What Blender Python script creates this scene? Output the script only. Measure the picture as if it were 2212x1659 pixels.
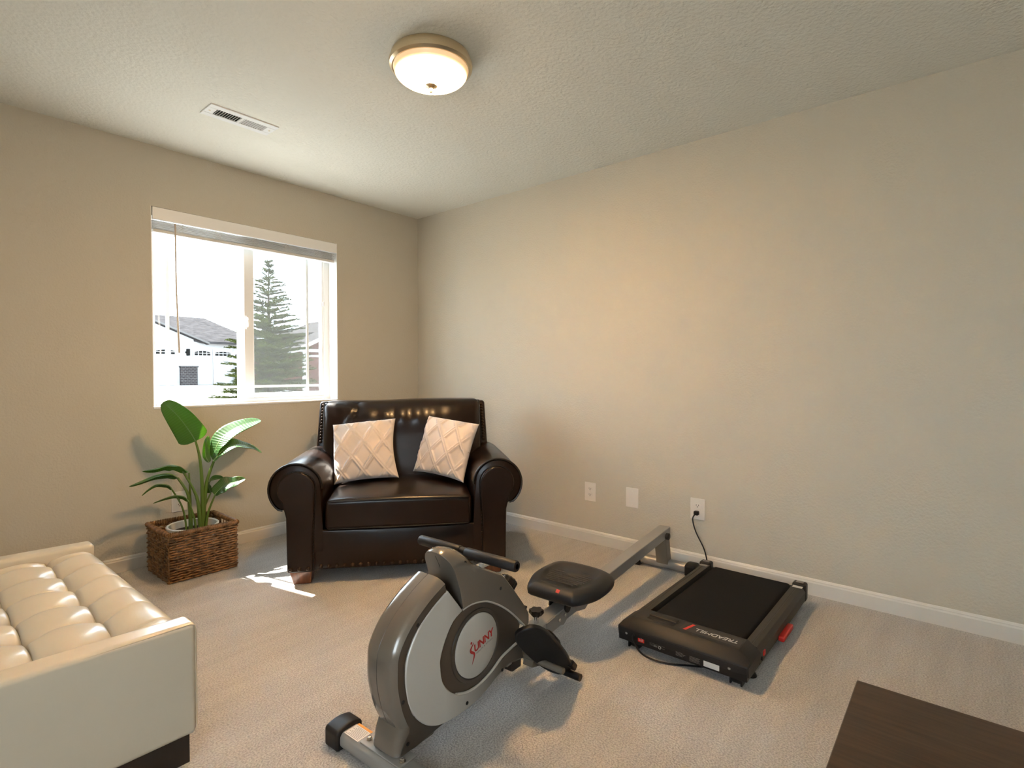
import bpy, bmesh, math, random
from mathutils import Vector, Matrix
random.seed(7)
scene = bpy.context.scene
for o in list(bpy.data.objects):
    bpy.data.objects.remove(o)
C = scene.collection
PI = math.pi

# ------------------------------------------------------------------ camera
CAM_H = 1.116
cam = bpy.data.cameras.new('camera'); cam.sensor_width = 36.0; cam.lens = 36.0 * 1164 / 2212
cam.clip_start = 0.02; cam.clip_end = 300
cob = bpy.data.objects.new('camera', cam); C.objects.link(cob)
cob.location = (0, 0, CAM_H)
cob.rotation_euler = (PI / 2 - math.atan(24.5 / 1164), 0, math.radians(40.1 - 90))
scene.camera = cob

# ------------------------------------------------------------------ world, sun, exposure
SKY = 14.0
SUN = 46.0
LAMP = 480.0
scene.view_settings.view_transform = 'Standard'
scene.view_settings.look = 'None'
scene.view_settings.exposure = 0.02
scene.view_settings.gamma = 1.0
scene.view_settings.use_curve_mapping = False
w = bpy.data.worlds.new('sky'); scene.world = w; w.use_nodes = True
bg = w.node_tree.nodes['Background']
bg.inputs[0].default_value = (0.74, 0.87, 1.0, 1); bg.inputs[1].default_value = SKY
sl = bpy.data.lights.new('sun', 'SUN'); sl.energy = SUN; sl.angle = math.radians(0.6); sl.color = (1, 0.95, 0.86)
so = bpy.data.objects.new('sun', sl); C.objects.link(so)
so.rotation_euler = Vector((0.227, -1, -1.5)).to_track_quat('-Z', 'Y').to_euler()
so.location = (0, 8, 9)

# ------------------------------------------------------------------ room numbers
XR, YW, XL, YF, H = 3.03, 3.61, -1.5, -1.1, 2.43
WX0, WX1, WZ0, WZ1 = 1.05, 2.255, 0.905, 2.08

# ------------------------------------------------------------------ materials
MATS = {}
def M(name, col=(.5, .5, .5), rough=.5, metal=0., var=0., vscale=8., bump=0., bscale=100., bdist=.002, coat=0.,
      spec=.5, sheen=0., trans=0., sss=0., stretch=(1, 1, 1), emit=None, detail=3.):
    if name in MATS: return MATS[name]
    m = bpy.data.materials.new(name); m.use_nodes = True
    nt = m.node_tree; p = nt.nodes['Principled BSDF']
    p.inputs['Base Color'].default_value = (*col, 1)
    p.inputs['Roughness'].default_value = rough
    p.inputs['Metallic'].default_value = metal
    p.inputs['Coat Weight'].default_value = coat
    p.inputs['Coat Roughness'].default_value = .12
    p.inputs['Specular IOR Level'].default_value = spec
    p.inputs['Sheen Weight'].default_value = sheen
    if var or bump:
        tc = nt.nodes.new('ShaderNodeTexCoord'); mp = nt.nodes.new('ShaderNodeMapping')
        mp.inputs['Scale'].default_value = stretch
        nt.links.new(tc.outputs['Object'], mp.inputs[0])
    if var:
        n = nt.nodes.new('ShaderNodeTexNoise'); n.inputs['Scale'].default_value = vscale; n.inputs['Detail'].default_value = 6
        nt.links.new(mp.outputs[0], n.inputs['Vector'])
        r = nt.nodes.new('ShaderNodeValToRGB')
        r.color_ramp.elements[0].position = .3; r.color_ramp.elements[1].position = .7
        r.color_ramp.elements[0].color = (*[c * (1 - var) for c in col], 1)
        r.color_ramp.elements[1].color = (*[min(1, c * (1 + var)) for c in col], 1)
        nt.links.new(n.outputs['Fac'], r.inputs[0]); nt.links.new(r.outputs[0], p.inputs['Base Color'])
    if bump:
        n2 = nt.nodes.new('ShaderNodeTexNoise'); n2.inputs['Scale'].default_value = bscale; n2.inputs['Detail'].default_value = detail
        nt.links.new(mp.outputs[0], n2.inputs['Vector'])
        b = nt.nodes.new('ShaderNodeBump'); b.inputs['Strength'].default_value = bump; b.inputs['Distance'].default_value = bdist
        nt.links.new(n2.outputs['Fac'], b.inputs['Height']); nt.links.new(b.outputs[0], p.inputs['Normal'])
    if emit:
        p.inputs['Emission Color'].default_value = (*emit[:3], 1); p.inputs['Emission Strength'].default_value = emit[3]
    MATS[name] = m
    return m

m_wall = M('wall_paint', (.59, .54, .445), .75, bump=.55, bscale=95, bdist=.004, detail=2)
m_ceil = M('ceiling_paint', (.90, .87, .775), .85, bump=.8, bscale=60, bdist=.006, detail=4)
m_trim = M('white_trim_paint', (.76, .72, .66), .4)
m_white = M('white_vinyl', (.90, .89, .87), .35)
m_plate = M('outlet_plastic', (.80, .75, .69), .35)
m_dark = M('black_plastic', (.007, .007, .008), .45, spec=.35, bump=.25, bscale=600, bdist=.0005)
m_hole = M('dark_slot', (.01, .01, .01), .8)
m_leather = M('brown_leather', (.0105, .0046, .0027), .30, var=.18, vscale=14, bump=.3, bscale=260, bdist=.0010, coat=.10, spec=.30)
m_welt = M('leather_welt', (.006, .004, .003), .35)
m_nail = M('bronze_nail', (.045, .028, .018), .33, metal=.8)
m_cream = M('cream_leather', (.69, .60, .465), .30, var=.03, vscale=3, bump=.12, bscale=420, bdist=.0006, coat=.3)
m_stitch = M('cream_stitch', (.62, .52, .38), .6)
m_plush = M('plush_cream', (.70, .60, .53), .95, sheen=.6, bump=.5, bscale=500, bdist=.002)
m_plinth = M('black_wood', (.012, .009, .008), .45)
m_wood = M('dark_walnut', (.045, .024, .013), .42, var=.45, vscale=7, stretch=(14, 1.2, 14), bump=.1, bscale=20, bdist=.001)
m_footwood = M('reddish_foot_wood', (.16, .055, .025), .3, var=.35, vscale=10, stretch=(6, 6, 1), coat=.3)
m_silver = M('silver_plastic', (.62, .585, .53), .36, metal=.25)
m_grey = M('graphite_plastic', (.185, .160, .132), .24, metal=.3, coat=.5)
m_greyd = M('dark_graphite_plastic', (.060, .050, .041), .34, metal=.2, coat=.2)
m_steel = M('grey_painted_steel', (.40, .385, .36), .33, metal=.45)
m_steeld = M('brown_grey_steel', (.22, .19, .15), .4, metal=.4)
m_chrome = M('chrome', (.75, .73, .7), .12, metal=1)
m_foam = M('black_foam', (.010, .011, .013), .5, spec=.4, bump=.4, bscale=900, bdist=.0006)
m_seat = M('black_vinyl_seat', (.012, .013, .015), .45, spec=.4, bump=.3, bscale=500, bdist=.0006)
m_red = M('red_plastic', (.70, .03, .02), .4)
m_redprint = M('red_print', (.45, .022, .016), .5)
m_whiteprint = M('white_print', (.62, .6, .57), .5)
m_sticker = M('white_sticker', (.75, .72, .68), .5)
m_orange = M('orange_sticker', (.75, .32, .05), .5)
m_textgrey = M('grey_print', (.30, .28, .26), .6)
m_belt = M('treadmill_belt', (.006, .006, .0065), .8, spec=.2, var=.4, vscale=500, bump=.7, bscale=900, bdist=.001)
m_rail = M('treadmill_rail', (.038, .034, .029), .48, spec=.35, bump=.2, bscale=300, stretch=(.1, 1, 1), bdist=.0006)
m_hood = M('treadmill_hood', (.015, .014, .0145), .50, spec=.35, bump=.35, bscale=900, bdist=.0006)
m_nickel = M('brushed_nickel', (.68, .56, .38), .28, metal=1)
m_pot = M('white_pot', (.75, .74, .70), .4)
m_soil = M('potting_soil', (.03, .02, .013), .95, var=.5, vscale=60, bump=1, bscale=80, bdist=.01)
m_wicker = M('brown_wicker', (.20, .100, .038), .42, var=.75, vscale=30, bump=.5, bscale=200, bdist=.001)
m_shingle = M('asphalt_shingle', (.034, .0315, .0315), .9, spec=0, var=.3, vscale=3.0, stretch=(1, 1, 5))
m_shingled = M('dark_shingle', (.018, .021, .026), .9, spec=0)
m_siding = M('white_siding', (.30, .30, .30), .8)
m_redwall = M('red_siding', (.05, .022, .018), .8, spec=0)
m_pane = M('garage_pane', (.008, .008, .0075), .5, spec=0)
m_drive = M('concrete', (.55, .53, .50), .9, var=.08, vscale=2)
m_lawn = M('lawn_and_drive', (.36, .355, .335), .9, var=.12, vscale=.4)
m_needle = M('spruce_needles', (.030, .038, .010), .8, spec=0, var=.3, vscale=4)
m_bark = M('bark', (.05, .035, .025), .9, spec=0)
m_cord = M('white_cord', (.7, .68, .62), .7)
m_wand = M('wand_plastic', (.55, .46, .36), .4)

def node_mat(name):
    m = bpy.data.materials.new(name); m.use_nodes = True
    return m, m.node_tree, m.node_tree.nodes['Principled BSDF']

# carpet: speckled cut pile with faint vacuum tracks
m_carpet, nt, p = node_mat('carpet')
tc = nt.nodes.new('ShaderNodeTexCoord')
n1 = nt.nodes.new('ShaderNodeTexNoise'); n1.inputs['Scale'].default_value = 170; n1.inputs['Detail'].default_value = 4
n2 = nt.nodes.new('ShaderNodeTexNoise'); n2.inputs['Scale'].default_value = 5; n2.inputs['Detail'].default_value = 3
mp = nt.nodes.new('ShaderNodeMapping'); mp.inputs['Scale'].default_value = (.35, 3.2, 1); mp.inputs['Rotation'].default_value = (0, 0, .35)
nt.links.new(tc.outputs['Object'], n1.inputs['Vector']); nt.links.new(tc.outputs['Object'], mp.inputs[0]); nt.links.new(mp.outputs[0], n2.inputs['Vector'])
r1 = nt.nodes.new('ShaderNodeValToRGB'); r1.color_ramp.elements[0].position = .32; r1.color_ramp.elements[1].position = .62
r1.color_ramp.elements[0].color = (.39, .36, .335, 1); r1.color_ramp.elements[1].color = (.65, .61, .57, 1)
r2 = nt.nodes.new('ShaderNodeValToRGB'); r2.color_ramp.elements[0].position = .35; r2.color_ramp.elements[1].position = .65
r2.color_ramp.elements[0].color = (.90, .90, .90, 1); r2.color_ramp.elements[1].color = (1, 1, 1, 1)
mx = nt.nodes.new('ShaderNodeMixRGB'); mx.blend_type = 'MULTIPLY'; mx.inputs[0].default_value = 1
nt.links.new(n1.outputs['Fac'], r1.inputs[0]); nt.links.new(n2.outputs['Fac'], r2.inputs[0])
nt.links.new(r1.outputs[0], mx.inputs[1]); nt.links.new(r2.outputs[0], mx.inputs[2]); nt.links.new(mx.outputs[0], p.inputs['Base Color'])
bp = nt.nodes.new('ShaderNodeBump'); bp.inputs['Strength'].default_value = 1; bp.inputs['Distance'].default_value = .006
nt.links.new(n1.outputs['Fac'], bp.inputs['Height']); nt.links.new(bp.outputs[0], p.inputs['Normal'])
p.inputs['Roughness'].default_value = 1; p.inputs['Specular IOR Level'].default_value = .05; p.inputs['Sheen Weight'].default_value = .25

# window glass: clear, thin
def glass_mat(name, tint, haze, hazecol):
    m = bpy.data.materials.new(name); m.use_nodes = True; nt = m.node_tree; nt.nodes.clear()
    out = nt.nodes.new('ShaderNodeOutputMaterial'); tr = nt.nodes.new('ShaderNodeBsdfTransparent'); tr.inputs[0].default_value = (*tint, 1)
    gl = nt.nodes.new('ShaderNodeBsdfGlossy'); gl.inputs['Roughness'].default_value = .02
    mix = nt.nodes.new('ShaderNodeMixShader'); mix.inputs[0].default_value = .05
    nt.links.new(tr.outputs[0], mix.inputs[1]); nt.links.new(gl.outputs[0], mix.inputs[2])
    last = mix
    if haze:
        df = nt.nodes.new('ShaderNodeBsdfDiffuse'); df.inputs[0].default_value = (*hazecol, 1)
        tl = nt.nodes.new('ShaderNodeBsdfTranslucent'); tl.inputs[0].default_value = (*hazecol, 1)
        m1 = nt.nodes.new('ShaderNodeMixShader'); m1.inputs[0].default_value = .5
        nt.links.new(df.outputs[0], m1.inputs[1]); nt.links.new(tl.outputs[0], m1.inputs[2])
        m2 = nt.nodes.new('ShaderNodeMixShader'); m2.inputs[0].default_value = haze
        nt.links.new(tr.outputs[0], m2.inputs[1]); nt.links.new(m1.outputs[0], m2.inputs[2]); last = m2
    nt.links.new(last.outputs[0], out.inputs[0])
    return m
m_glass = glass_mat('window_glass', (.97, .98, .98), 0, (1, 1, 1))
m_screen = glass_mat('insect_screen', (.85, .85, .85), .02, (.8, .8, .78))

# leaf: glossy green with translucency and fine lateral veins (generated across the uv of each blade)
def leaf_mat(name, col, trcol):
    m, nt, p = node_mat(name)
    uv = nt.nodes.new('ShaderNodeUVMap')
    wv = nt.nodes.new('ShaderNodeTexWave'); wv.inputs['Scale'].default_value = 8; wv.inputs['Distortion'].default_value = .6
    wv.bands_direction = 'X'
    nt.links.new(uv.outputs[0], wv.inputs['Vector'])
    r = nt.nodes.new('ShaderNodeValToRGB'); r.color_ramp.elements[0].color = (*[c * .82 for c in col], 1); r.color_ramp.elements[1].color = (*[c * 1.2 for c in col], 1)
    nt.links.new(wv.outputs['Fac'], r.inputs[0]); nt.links.new(r.outputs[0], p.inputs['Base Color'])
    p.inputs['Roughness'].default_value = .3
    b = nt.nodes.new('ShaderNodeBump'); b.inputs['Strength'].default_value = .3; b.inputs['Distance'].default_value = .003
    nt.links.new(wv.outputs['Fac'], b.inputs['Height']); nt.links.new(b.outputs[0], p.inputs['Normal'])
    tl = nt.nodes.new('ShaderNodeBsdfTranslucent'); tl.inputs[0].default_value = (*trcol, 1)
    mix = nt.nodes.new('ShaderNodeMixShader'); mix.inputs[0].default_value = .30
    out = nt.nodes['Material Output']
    nt.links.new(p.outputs[0], mix.inputs[1]); nt.links.new(tl.outputs[0], mix.inputs[2]); nt.links.new(mix.outputs[0], out.inputs[0])
    return m
m_leaf = leaf_mat('plant_leaf', (.052, .120, .036), (.32, .56, .04))
m_rib = M('leaf_midrib', (.20, .30, .10), .4)
m_stem = M('plant_stem', (.10, .17, .03), .35)

# silver side cover: colour runs from silver to graphite along the housing
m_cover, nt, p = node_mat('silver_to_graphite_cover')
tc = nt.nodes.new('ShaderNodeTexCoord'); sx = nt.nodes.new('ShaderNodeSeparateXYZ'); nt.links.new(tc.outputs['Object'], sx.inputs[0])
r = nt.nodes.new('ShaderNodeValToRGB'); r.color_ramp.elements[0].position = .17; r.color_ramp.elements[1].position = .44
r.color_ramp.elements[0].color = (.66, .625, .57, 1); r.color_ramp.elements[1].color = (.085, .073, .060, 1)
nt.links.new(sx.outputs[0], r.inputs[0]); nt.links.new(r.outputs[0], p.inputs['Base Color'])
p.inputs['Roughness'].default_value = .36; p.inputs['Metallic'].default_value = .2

# far brick
m_brick, nt, p = node_mat('grey_brick')
tc = nt.nodes.new('ShaderNodeTexCoord'); mp = nt.nodes.new('ShaderNodeMapping'); mp.inputs['Rotation'].default_value = (PI / 2, 0, 0)
bt = nt.nodes.new('ShaderNodeTexBrick'); bt.inputs['Scale'].default_value = 2.6
bt.inputs['Color1'].default_value = (.022, .019, .019, 1); bt.inputs['Color2'].default_value = (.032, .028, .028, 1); bt.inputs['Mortar'].default_value = (.11, .105, .10, 1)
nt.links.new(tc.outputs['Object'], mp.inputs[0]); nt.links.new(mp.outputs[0], bt.inputs['Vector']); nt.links.new(bt.outputs['Color'], p.inputs['Base Color']); p.inputs['Specular IOR Level'].default_value = 0

# lamp glass: it glows, brightest over the bulbs
m_bowl, nt, p = node_mat('lamp_glass')
tc = nt.nodes.new('ShaderNodeTexCoord'); vl = nt.nodes.new('ShaderNodeVectorMath'); vl.operation = 'LENGTH'
mp = nt.nodes.new('ShaderNodeMapping'); mp.inputs['Scale'].default_value = (1, 1, 0)
nt.links.new(tc.outputs['Object'], mp.inputs[0]); nt.links.new(mp.outputs[0], vl.inputs[0])
sq = nt.nodes.new('ShaderNodeMath'); sq.operation = 'POWER'; sq.inputs[1].default_value = 2
ng = nt.nodes.new('ShaderNodeMath'); ng.operation = 'MULTIPLY'; ng.inputs[1].default_value = -1 / .105 ** 2
ex = nt.nodes.new('ShaderNodeMath'); ex.operation = 'EXPONENT'
r = nt.nodes.new('ShaderNodeMath'); r.operation = 'MULTIPLY_ADD'; r.inputs[1].default_value = LAMP; r.inputs[2].default_value = .45
nt.links.new(vl.outputs['Value'], sq.inputs[0]); nt.links.new(sq.outputs[0], ng.inputs[0]); nt.links.new(ng.outputs[0], ex.inputs[0]); ed = nt.nodes.new('ShaderNodeMapRange'); ed.interpolation_type = 'SMOOTHSTEP'
ed.inputs['From Min'].default_value = .112; ed.inputs['From Max'].default_value = .151; ed.inputs['To Min'].default_value = 1; ed.inputs['To Max'].default_value = .003
mu = nt.nodes.new('ShaderNodeMath'); mu.operation = 'MULTIPLY'
nt.links.new(vl.outputs['Value'], ed.inputs['Value']); nt.links.new(ex.outputs[0], mu.inputs[0]); nt.links.new(ed.outputs[0], mu.inputs[1]); nt.links.new(mu.outputs[0], r.inputs[0])
p.inputs['Base Color'].default_value = (.8, .7, .55, 1); p.inputs['Emission Color'].default_value = (1, .585, .245, 1); p.inputs['Roughness'].default_value = .25
nt.links.new(r.outputs[0], p.inputs['Emission Strength'])

# ------------------------------------------------------------------ mesh helpers
OFF = {}
class B:
    def __init__(s): s.bm = bmesh.new()
    def box(s, x0, x1, y0, y1, z0, z1):
        v = [s.bm.verts.new(c) for c in ((x0, y0, z0), (x1, y0, z0), (x1, y1, z0), (x0, y1, z0), (x0, y0, z1), (x1, y0, z1), (x1, y1, z1), (x0, y1, z1))]
        for f in ((0, 3, 2, 1), (4, 5, 6, 7), (0, 1, 5, 4), (1, 2, 6, 5), (2, 3, 7, 6), (3, 0, 4, 7)): s.bm.faces.new([v[i] for i in f])
        return s
    def obox(s, c, ax, ay, az):          # oriented box: centre and three half-extent vectors
        c, ax, ay, az = map(Vector, (c, ax, ay, az))
        v = [s.bm.verts.new(c + ax * i + ay * j + az * k) for i, j, k in ((-1, -1, -1), (1, -1, -1), (1, 1, -1), (-1, 1, -1), (-1, -1, 1), (1, -1, 1), (1, 1, 1), (-1, 1, 1))]
        for f in ((0, 3, 2, 1), (4, 5, 6, 7), (0, 1, 5, 4), (1, 2, 6, 5), (2, 3, 7, 6), (3, 0, 4, 7)): s.bm.faces.new([v[i] for i in f])
        return s
    def ring(s, c, x, y, r, seg):
        return [s.bm.verts.new(c + x * (r * math.cos(2 * PI * i / seg)) + y * (r * math.sin(2 * PI * i / seg))) for i in range(seg)]
    def skin(s, a, b):
        n = len(a)
        for i in range(n): s.bm.faces.new((a[i], a[(i + 1) % n], b[(i + 1) % n], b[i]))
    def tube(s, path, r, seg=10, caps=True, closed=False):
        path = [Vector(p) for p in path]; n = len(path)
        rs = r if isinstance(r, (list, tuple)) else [r] * n
        ref = None; rings = []
        for i, p in enumerate(path):
            if closed: t = path[(i + 1) % n] - path[i - 1]
            else: t = path[min(i + 1, n - 1)] - path[max(i - 1, 0)]
            t.normalize()
            if ref is None:
                ref = Vector((0, 0, 1)) if abs(t.z) < .9 else Vector((1, 0, 0))
            x = (ref - t * ref.dot(t)).normalized(); y = t.cross(x); ref = x
            rings.append(s.ring(p, x, y, rs[i], seg))
        for a, b in zip(rings, rings[1:]): s.skin(a, b)
        if closed: s.skin(rings[-1], rings[0])
        elif caps:
            s.bm.faces.new(rings[0][::-1]); s.bm.faces.new(rings[-1])
        return s
    def lathe(s, prof, c=(0, 0, 0), ax=(0, 0, 1), seg=32):      # prof: (radius, height)
        c = Vector(c); ax = Vector(ax).normalized()
        x = ax.orthogonal().normalized(); y = ax.cross(x); rings = []
        for r, h in prof:
            rings.append([s.bm.verts.new(c + ax * h)] if r < 1e-6 else s.ring(c + ax * h, x, y, r, seg))
        for a, b in zip(rings, rings[1:]):
            if len(a) == 1 and len(b) == 1: continue
            if len(a) == 1:
                for i in range(seg): s.bm.faces.new((a[0], b[(i + 1) % seg], b[i]))
            elif len(b) == 1:
                for i in range(seg): s.bm.faces.new((a[i], a[(i + 1) % seg], b[0]))
            else: s.skin(a, b)
        return s
    def prism(s, poly, f0, f1):          # poly of 2-d points, f0 / f1 map a point to the two ends
        a = [s.bm.verts.new(f0(*p)) for p in poly]; b = [s.bm.verts.new(f1(*p)) for p in poly]
        s.skin(a, b); s.bm.faces.new(a[::-1]); s.bm.faces.new(b)
        return s
    def grid(s, nu, nv, fn, flip=False, uv=False):
        vs = [[s.bm.verts.new(fn(i / nu, j / nv)) for j in range(nv + 1)] for i in range(nu + 1)]
        lay = s.bm.loops.layers.uv.verify() if uv else None
        for i in range(nu):
            for j in range(nv):
                q = [vs[i][j], vs[i + 1][j], vs[i + 1][j + 1], vs[i][j + 1]]
                cc = [(i / nu, j / nv), ((i + 1) / nu, j / nv), ((i + 1) / nu, (j + 1) / nv), (i / nu, (j + 1) / nv)]
                if flip: q = q[::-1]; cc = cc[::-1]
                f = s.bm.faces.new(q)
                if uv:
                    for l, c in zip(f.loops, cc): l[lay].uv = c
        return vs
    def rbox(s, x0, x1, y0, y1, z0, z1, r, k=3, m=8, fn=None):   # rounded box with an optional reshaping fn(x,y,z)
        c = Vector(((x0 + x1) / 2, (y0 + y1) / 2, (z0 + z1) / 2)); h = ((x1 - x0) / 2, (y1 - y0) / 2, (z1 - z0) / 2)
        def axis(hh):
            arc = [hh - r + r * math.tan(PI / 4 * i / k) for i in range(k + 1)]
            inner = [-(hh - r) + 2 * (hh - r) * i / m for i in range(m + 1)]
            return [-a for a in arc[::-1]][:-1] + inner + arc[1:]
        A = [axis(q) for q in h]; cache = {}
        def vert(p):
            key = tuple(round(q, 6) for q in p)
            if key not in cache:
                d = [max(-(h[i] - r), min(h[i] - r, p[i])) for i in range(3)]
                e = Vector([p[i] - d[i] for i in range(3)])
                if e.length > 0: e = e.normalized() * r
                q = c + Vector(d) + e
                if fn: q = Vector(fn(*q))
                cache[key] = s.bm.verts.new(q)
            return cache[key]
        for ax in range(3):
            u, v = (ax + 1) % 3, (ax + 2) % 3
            for sg in (-1, 1):
                for i in range(len(A[u]) - 1):
                    for j in range(len(A[v]) - 1):
                        q = []
                        for a_, b_ in ((i, j), (i + 1, j), (i + 1, j + 1), (i, j + 1)):
                            pt = [0, 0, 0]; pt[ax] = sg * h[ax]; pt[u] = A[u][a_]; pt[v] = A[v][b_]; q.append(vert(pt))
                        if sg < 0: q = q[::-1]
                        if len(set(q)) == 4: s.bm.faces.new(q)
        return s
    def obj(s, name, mat, parent=None, bev=0, seg=2, smooth=True, ang=38, fix=True, off=None):
        if fix: bmesh.ops.recalc_face_normals(s.bm, faces=s.bm.faces)
        me = bpy.data.meshes.new(name); s.bm.to_mesh(me); s.bm.free()
        me.materials.append(mat)
        root = parent
        while root is not None and root.parent is not None: root = root.parent
        o_ = off if off is not None else (OFF.get(root.name) if root is not None else None)
        if o_ is not None: me.transform(Matrix.Translation(-Vector(o_)))
        if smooth:
            me.polygons.foreach_set('use_smooth', [True] * len(me.polygons)); me.set_sharp_from_angle(angle=math.radians(ang))
        o = bpy.data.objects.new(name, me); C.objects.link(o)
        if parent is not None: o.parent = parent
        elif off is not None: o.location = off
        if bev:
            md = o.modifiers.new('bevel', 'BEVEL'); md.width = bev; md.segments = seg; md.limit_method = 'ANGLE'; md.angle_limit = math.radians(40)
            md.harden_normals = False
        return o

def thing(name, label, cat, loc, rotz=0, group=None, local=False, kind=None):
    o = bpy.data.objects.new(name, None); C.objects.link(o); o.location = loc; o.rotation_euler = (0, 0, rotz); o.empty_display_size = .1
    o['label'] = label; o['category'] = cat
    if group: o['group'] = group
    if kind: o['kind'] = kind
    if not local: OFF[o.name] = Vector(loc)
    return o
def tag(o, label=None, cat=None, group=None, kind=None):
    if label: o['label'] = label
    if cat: o['category'] = cat
    if group: o['group'] = group
    if kind: o['kind'] = kind
    return o
def inst(src, loc, parent, rot=None):
    o = src.copy(); C.objects.link(o); o.parent = parent; o.location = loc
    if rot is not None: o.rotation_euler = rot
    return o
def smooth_path(pts, n=8, closed=False):
    P = [Vector(p) for p in pts]; out = []; m = len(P)
    rng = range(m) if closed else range(m - 1)
    for i in rng:
        if closed: a, b, c, d = P[i - 1], P[i], P[(i + 1) % m], P[(i + 2) % m]
        else: a, b, c, d = P[max(i - 1, 0)], P[i], P[i + 1], P[min(i + 2, m - 1)]
        for k in range(n):
            t = k / n
            out.append(.5 * ((2 * b) + (c - a) * t + (2 * a - 5 * b + 4 * c - d) * t * t + (3 * b - a - 3 * c + d) * t ** 3))
    if not closed: out.append(P[-1])
    return out
def text_mesh(txt, size, shear=0., space=1., extrude=.0004, bold=0.):
    cu = bpy.data.curves.new('lettering', 'FONT'); cu.body = txt; cu.size = size; cu.shear = shear; cu.space_character = space
    cu.extrude = extrude; cu.offset = bold; cu.align_x = 'CENTER'; cu.align_y = 'CENTER'
    o = bpy.data.objects.new('lettering', cu); C.objects.link(o)
    dg = bpy.context.evaluated_depsgraph_get(); me = bpy.data.meshes.new_from_object(o.evaluated_get(dg))
    bpy.data.objects.remove(o); bpy.data.curves.remove(cu)
    return me
def text_obj(name, txt, size, mat, parent, origin, xdir, ydir, **kw):
    me = text_mesh(txt, size, **kw); x = Vector(xdir).normalized(); y = Vector(ydir).normalized(); z = x.cross(y)
    mt = Matrix((x, y, z)).transposed().to_4x4(); mt.translation = Vector(origin)
    me.transform(mt); me.materials.clear(); me.materials.append(mat)
    root = parent
    while root.parent is not None: root = root.parent
    if root.name in OFF: me.transform(Matrix.Translation(-OFF[root.name]))
    o = bpy.data.objects.new(name, me); C.objects.link(o); o.parent = parent
    return o

# ================================================================== SETTING
T = .19
tag(B().box(XL - T, XR + T, YF - T, YW + T, -.12, 0).obj('floor', m_carpet), 'beige cut pile carpet covering the floor', kind='structure')
tag(B().box(XL - T, XR + T, YF - T, YW + T, H, H + .15).obj('ceiling', m_ceil), 'cream textured plaster ceiling', kind='structure')
b = B()
b.box(XL - T, WX0, YW, YW + T, 0, H).box(WX1, XR + T, YW, YW + T, 0, H).box(WX0, WX1, YW, YW + T, 0, WZ0).box(WX0, WX1, YW, YW + T, WZ1, H)
tag(b.obj('wall_back', m_wall, smooth=False), 'beige wall with the window', kind='structure')
tag(B().box(XR, XR + T, YF - T, YW, 0, H).obj('wall_right', m_wall), 'long blank beige wall on the right', kind='structure')
VY0, VY1, VZ0, VZ1 = -.90, .35, .80, 2.10        # added unseen window in the left wall, sized for fill daylight
b = B(); b.box(XL - T, XL, YF - T, VY0, 0, H).box(XL - T, XL, VY1, YW, 0, H).box(XL - T, XL, VY0, VY1, 0, VZ0).box(XL - T, XL, VY0, VY1, VZ1, H)
tag(b.obj('wall_left', m_wall, smooth=False), 'beige wall left of the camera', kind='structure')
tag(B().box(XL, XR, YF - T, YF, 0, H).obj('wall_front', m_wall), 'beige wall behind the camera', kind='structure')
w2 = bpy.data.objects.new('fill_window', None); C.objects.link(w2); w2.location = (XL - .1, (VY0 + VY1) / 2, VZ0); OFF[w2.name] = w2.location.copy()
tag(w2, 'white framed window added behind the camera for fill daylight', kind='structure')
b = B(); ym = (VY0 + VY1) / 2
for y0, y1 in ((VY0, VY0 + .05), (VY1 - .05, VY1), (ym - .03, ym + .03)): b.box(XL - .17, XL - .1, y0, y1, VZ0, VZ1)
b.box(XL - .165, XL - .105, VY0 + .05, VY1 - .05, VZ0, VZ0 + .05).box(XL - .165, XL - .105, VY0 + .05, VY1 - .05, VZ1 - .05, VZ1)
b.obj('window_frame', m_white, w2)
for y0, y1 in ((VY0 + .05, ym - .03), (ym + .03, VY1 - .05)): B().box(XL - .137, XL - .133, y0, y1, VZ0 + .05, VZ1 - .05).obj('pane', m_glass, w2)

def baseboard(name, p0, p1, inward, label):
    prof = [(0, 0), (.013, 0), (.013, .062), (.010, .069), (.010, .073), (.005, .080), (0, .082)]
    d = Vector(inward)
    f0 = lambda a, z: Vector((*p0, z)) + d * a
    f1 = lambda a, z: Vector((*p1, z)) + d * a
    return tag(B().prism(prof, f0, f1).obj(name, m_trim, smooth=False), label, kind='structure')
baseboard('baseboard_back', (XL, YW), (XR - .013, YW), (0, -1, 0), 'white baseboard under the window wall')
baseboard('baseboard_right', (XR, YF), (XR, YW), (-1, 0, 0), 'white baseboard along the right wall')

# ---- window (sliding, prairie grille)
win = thing('window_1', 'white vinyl sliding window with thin grille bars', 'window', ((WX0 + WX1) / 2, YW + .1, WZ0), kind='structure')
del win['category']
FY0, FY1 = YW + .11, YW + .185
b = B(); b.box(WX0, WX0 + .048, FY0, FY1, WZ0, WZ1).box(WX1 - .048, WX1, FY0, FY1, WZ0, WZ1)
b.box(WX0 + .048, WX1 - .048, FY0, FY1, WZ0, WZ0 + .038).box(WX0 + .048, WX1 - .048, FY0, FY1, WZ1 - .048, WZ1)
b.obj('window_frame', m_white, win, bev=.004)
b = B(); b.box(1.598, 1.625, FY0 + .045, FY1 - .005, WZ0 + .038, WZ1 - .048)
b.obj('fixed_stile', m_white, win, bev=.003)
sash = B(); sash.box(1.622, 1.688, FY0 + .006, FY0 + .040, WZ0 + .038, WZ1 - .05).box(WX1 - .062, WX1 - .046, FY0 + .006, FY0 + .040, WZ0 + .038, WZ1 - .05)
sash.box(1.688, WX1 - .062, FY0 + .006, FY0 + .040, WZ0 + .038, WZ0 + .072).box(1.688, WX1 - .062, FY0 + .006, FY0 + .040, WZ1 - .09, WZ1 - .05)
so_ = sash.obj('sliding_sash', m_white, win, bev=.004)
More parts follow.
